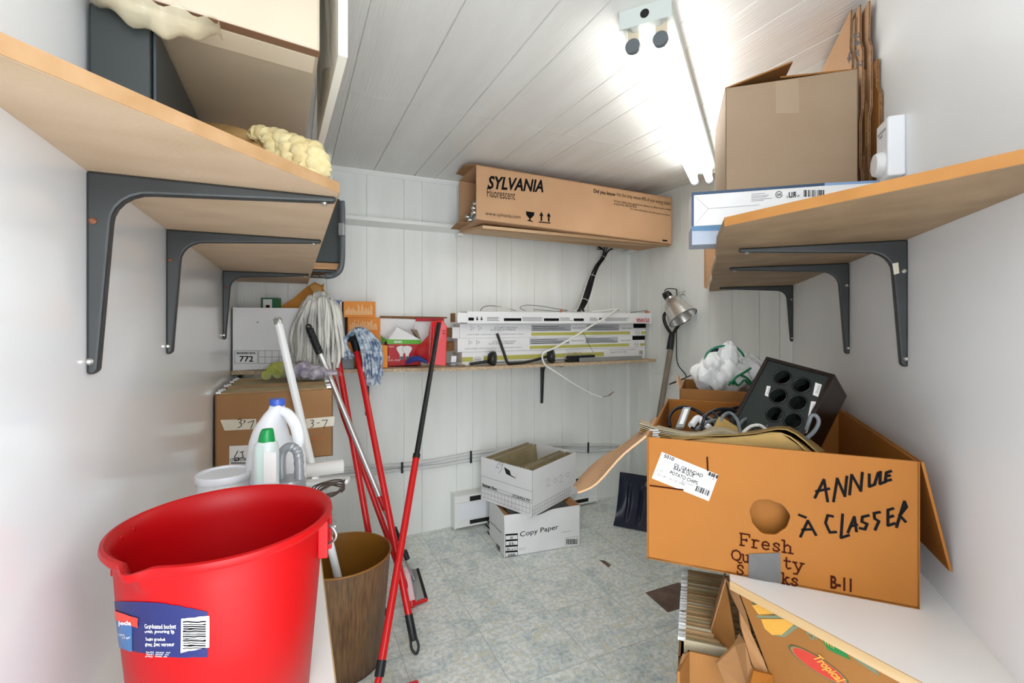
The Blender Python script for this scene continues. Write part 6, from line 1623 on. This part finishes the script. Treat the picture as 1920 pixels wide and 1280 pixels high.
# ------------------------------------------------------------------ shovel and clamp lamp
b0 = pd(1150, 985, 2.60); b0.z = .008
gq = [pd(1163, 884, 2.66), pd(1215, 893, 2.58), pd(1240, 1003, 2.47), pd(1150, 985, 2.62)]
gq = [pd(1163, 884, 2.70), pd(1245, 897, 2.58), pd(1240, 1011, 2.53), pd(1150, 986, 2.645)]
gq[2].z = max(gq[2].z, .006); gq[3].z = max(gq[3].z, .006)
nrm = (gq[1] - gq[0]).cross(gq[3] - gq[0]).normalized()
if nrm.dot(FW) < 0: nrm = -nrm
t = thing('snow_shovel', 'navy snow shovel with black grip and grey wooden shaft leaning in the far corner', 'shovel', (gq[2] + gq[3]) / 2)
def scoop(u, v):
    p = gq[0].lerp(gq[1], u).lerp(gq[3].lerp(gq[2], u), v)
    rib = sum(math.exp(-((u - c_) / .03) ** 2) for c_ in (.24, .5, .76)) * .012 * math.sin(math.pi * min(1, v * 1.1)) ** .5 * (v > .22)
    return p + nrm * (.045 * math.sin(math.pi * v) - .0) * (1 if True else 0) - nrm * .03 * (abs(u - .5) * 2) ** 4 * math.sin(math.pi * min(1, v + .1)) - nrm * rib
MB().sheet(scoop, 48, 24, .004).build('blade', M_navy, t, smooth=50)
s0 = gq[0].lerp(gq[1], .5) + nrm * .01 + V3((0, 0, -.05)); s1 = pd(1258, 650, 2.70)
s0 = gq[0].lerp(gq[1], .62) + nrm * .012 + V3((0, 0, -.06))
MB().tube([s0, s1], .0155, 16).build('shaft', M_wood_shaft, t, smooth=50)
sa = (s1 - s0).normalized()
MB().tube([pd(1256, 655, 2.70), pd(1258, 640, 2.705), pd(1260, 626, 2.71)], [.020, .019, .0165], 14).build('grip_socket', M_black, t, smooth=50)
gp_ = [pd(1260, 628, 2.71), pd(1249, 611, 2.715), pd(1245, 598, 2.72), pd(1246, 589, 2.72), pd(1252, 586, 2.72), pd(1268, 586, 2.72), pd(1276, 590, 2.72), pd(1276, 602, 2.72), pd(1268, 616, 2.715), pd(1260, 628, 2.71)]
MB().tube(smooth_path(gp_, 5), .0095, 10).build('d_grip', M_black, t, smooth=60)
# clamp lamp
t = thing('clamp_lamp', 'silver reflector clamp lamp with wire clamp hooked over the shovel grip', 'lamp', pd(1275, 600, 2.66))
ca, cb = pd(1250, 552, 2.70), pd(1281, 596, 2.62)
av = (cb - ca).normalized(); Lr = (cb - ca).length
mb = MB().tube([ca - av * .012, ca + av * .03], [.022, .024], 18); mb.build('socket', M_black, t, smooth=40)
for k in range(3): MB().tube([ca + av * (.002 + .009 * k), ca + av * (.006 + .009 * k)], .0255, 18).build('socket_rib', M_black, t, smooth=40)
MB().tube([ca + av * .028, ca + av * .042], .026, 18).build('collar', M_steel, t, smooth=40)
M_refl = mat('spun_aluminium', '#D4D2CE', .28, .85)
pr_ = [(.026, .04), (.046, .055), (.058, .08), (.068, .115), (.080, Lr * .98), (.0825, Lr * .99), (.0825, Lr), (.079, Lr), (.066, .115), (.056, .081), (.044, .058), (.02, .045)]
MB().lathe(ca, pr_, 40, ax=av, cap0=False, cap1=True).build('reflector', M_refl, t, smooth=40)
x_ = av.orthogonal().normalized(); y_2 = av.cross(x_)
MB().tube([ca + av * Lr + (x_ * math.cos(b) + y_2 * math.sin(b)) * .082 for b in [2 * math.pi * k / 40 for k in range(40)]], .0028, 8, closed=True).build('dark_rim', M_greyp, t, smooth=60)
MB().lathe(ca + av * .055, [(.014, 0), (.02, .02), (.032, .055), (.034, .07), (.026, .088), (.005, .098)], 24, ax=av).build('bulb', M_offw, t, smooth=50)
wg = [pd(1262, 556, 2.70), pd(1276, 549, 2.70), pd(1290, 543, 2.71), pd(1310, 537, 2.72), pd(1318, 543, 2.72), pd(1329, 550, 2.72), pd(1313, 559, 2.72), pd(1290, 555, 2.71), pd(1276, 551, 2.70)]
MB().tube(wg, .0016, 6).build('wire_clamp', M_steel, t)
MB().tube(smooth_path([pd(1268, 558, 2.695), pd(1276, 551, 2.69), pd(1281, 550, 2.69)], 4), .006, 10).build('clamp_jaw', M_steel, t, smooth=50)
co = [pd(1246, 545, 2.71), pd(1252, 541, 2.73), pd(1268, 542, 2.76), pd(1285, 548, 2.78), pd(1294, 570, 2.79), pd(1296, 600, 2.80), pd(1295, 640, 2.80), pd(1290, 680, 2.78), pd(1294, 703, 2.70), pd(1278, 712, 2.66), pd(1256, 720, 2.66), pd(1262, 717, 2.64), pd(1290, 706, 2.60), pd(1306, 697, 2.58)]
co = [V3((min(p.x, RX - .012), p.y, p.z)) for p in co]
MB().tube(smooth_path(co, 6), .0030, 8).build('cord', M_cable_b, t, smooth=60)
# white panel piece leaning on the wall behind the shovel
a = pX(1221, 700, RX - .02); b = pX(1300, 707, RX - .02)
t = MB().prism([V3((RX - .016, a.y, .0)), V3((RX - .016, b.y, .0)), V3((RX - .016, b.y, b.z)), V3((RX - .016, a.y, a.z))], V3((.012, 0, 0))).build('wall_panel_offcut', M_panelV); tag(t, 'low white panel offcut leaning on the wall behind the shovel', 'panel')
# tall rolled cardboard under the right shelf's far end
a = pd(1329, 470, 2.55)
t = MB().prism([pd(1322, 463, 2.46), pd(1344, 463, 2.40), pd(1336, 500, 2.41), pd(1327, 541, 2.42), pd(1322, 538, 2.44)], V3((.004, .01, 0))).build('cardboard_sheet', M_cardL); tag(t, 'pale cardboard sheet tucked at the far end of the right shelf', 'cardboard')
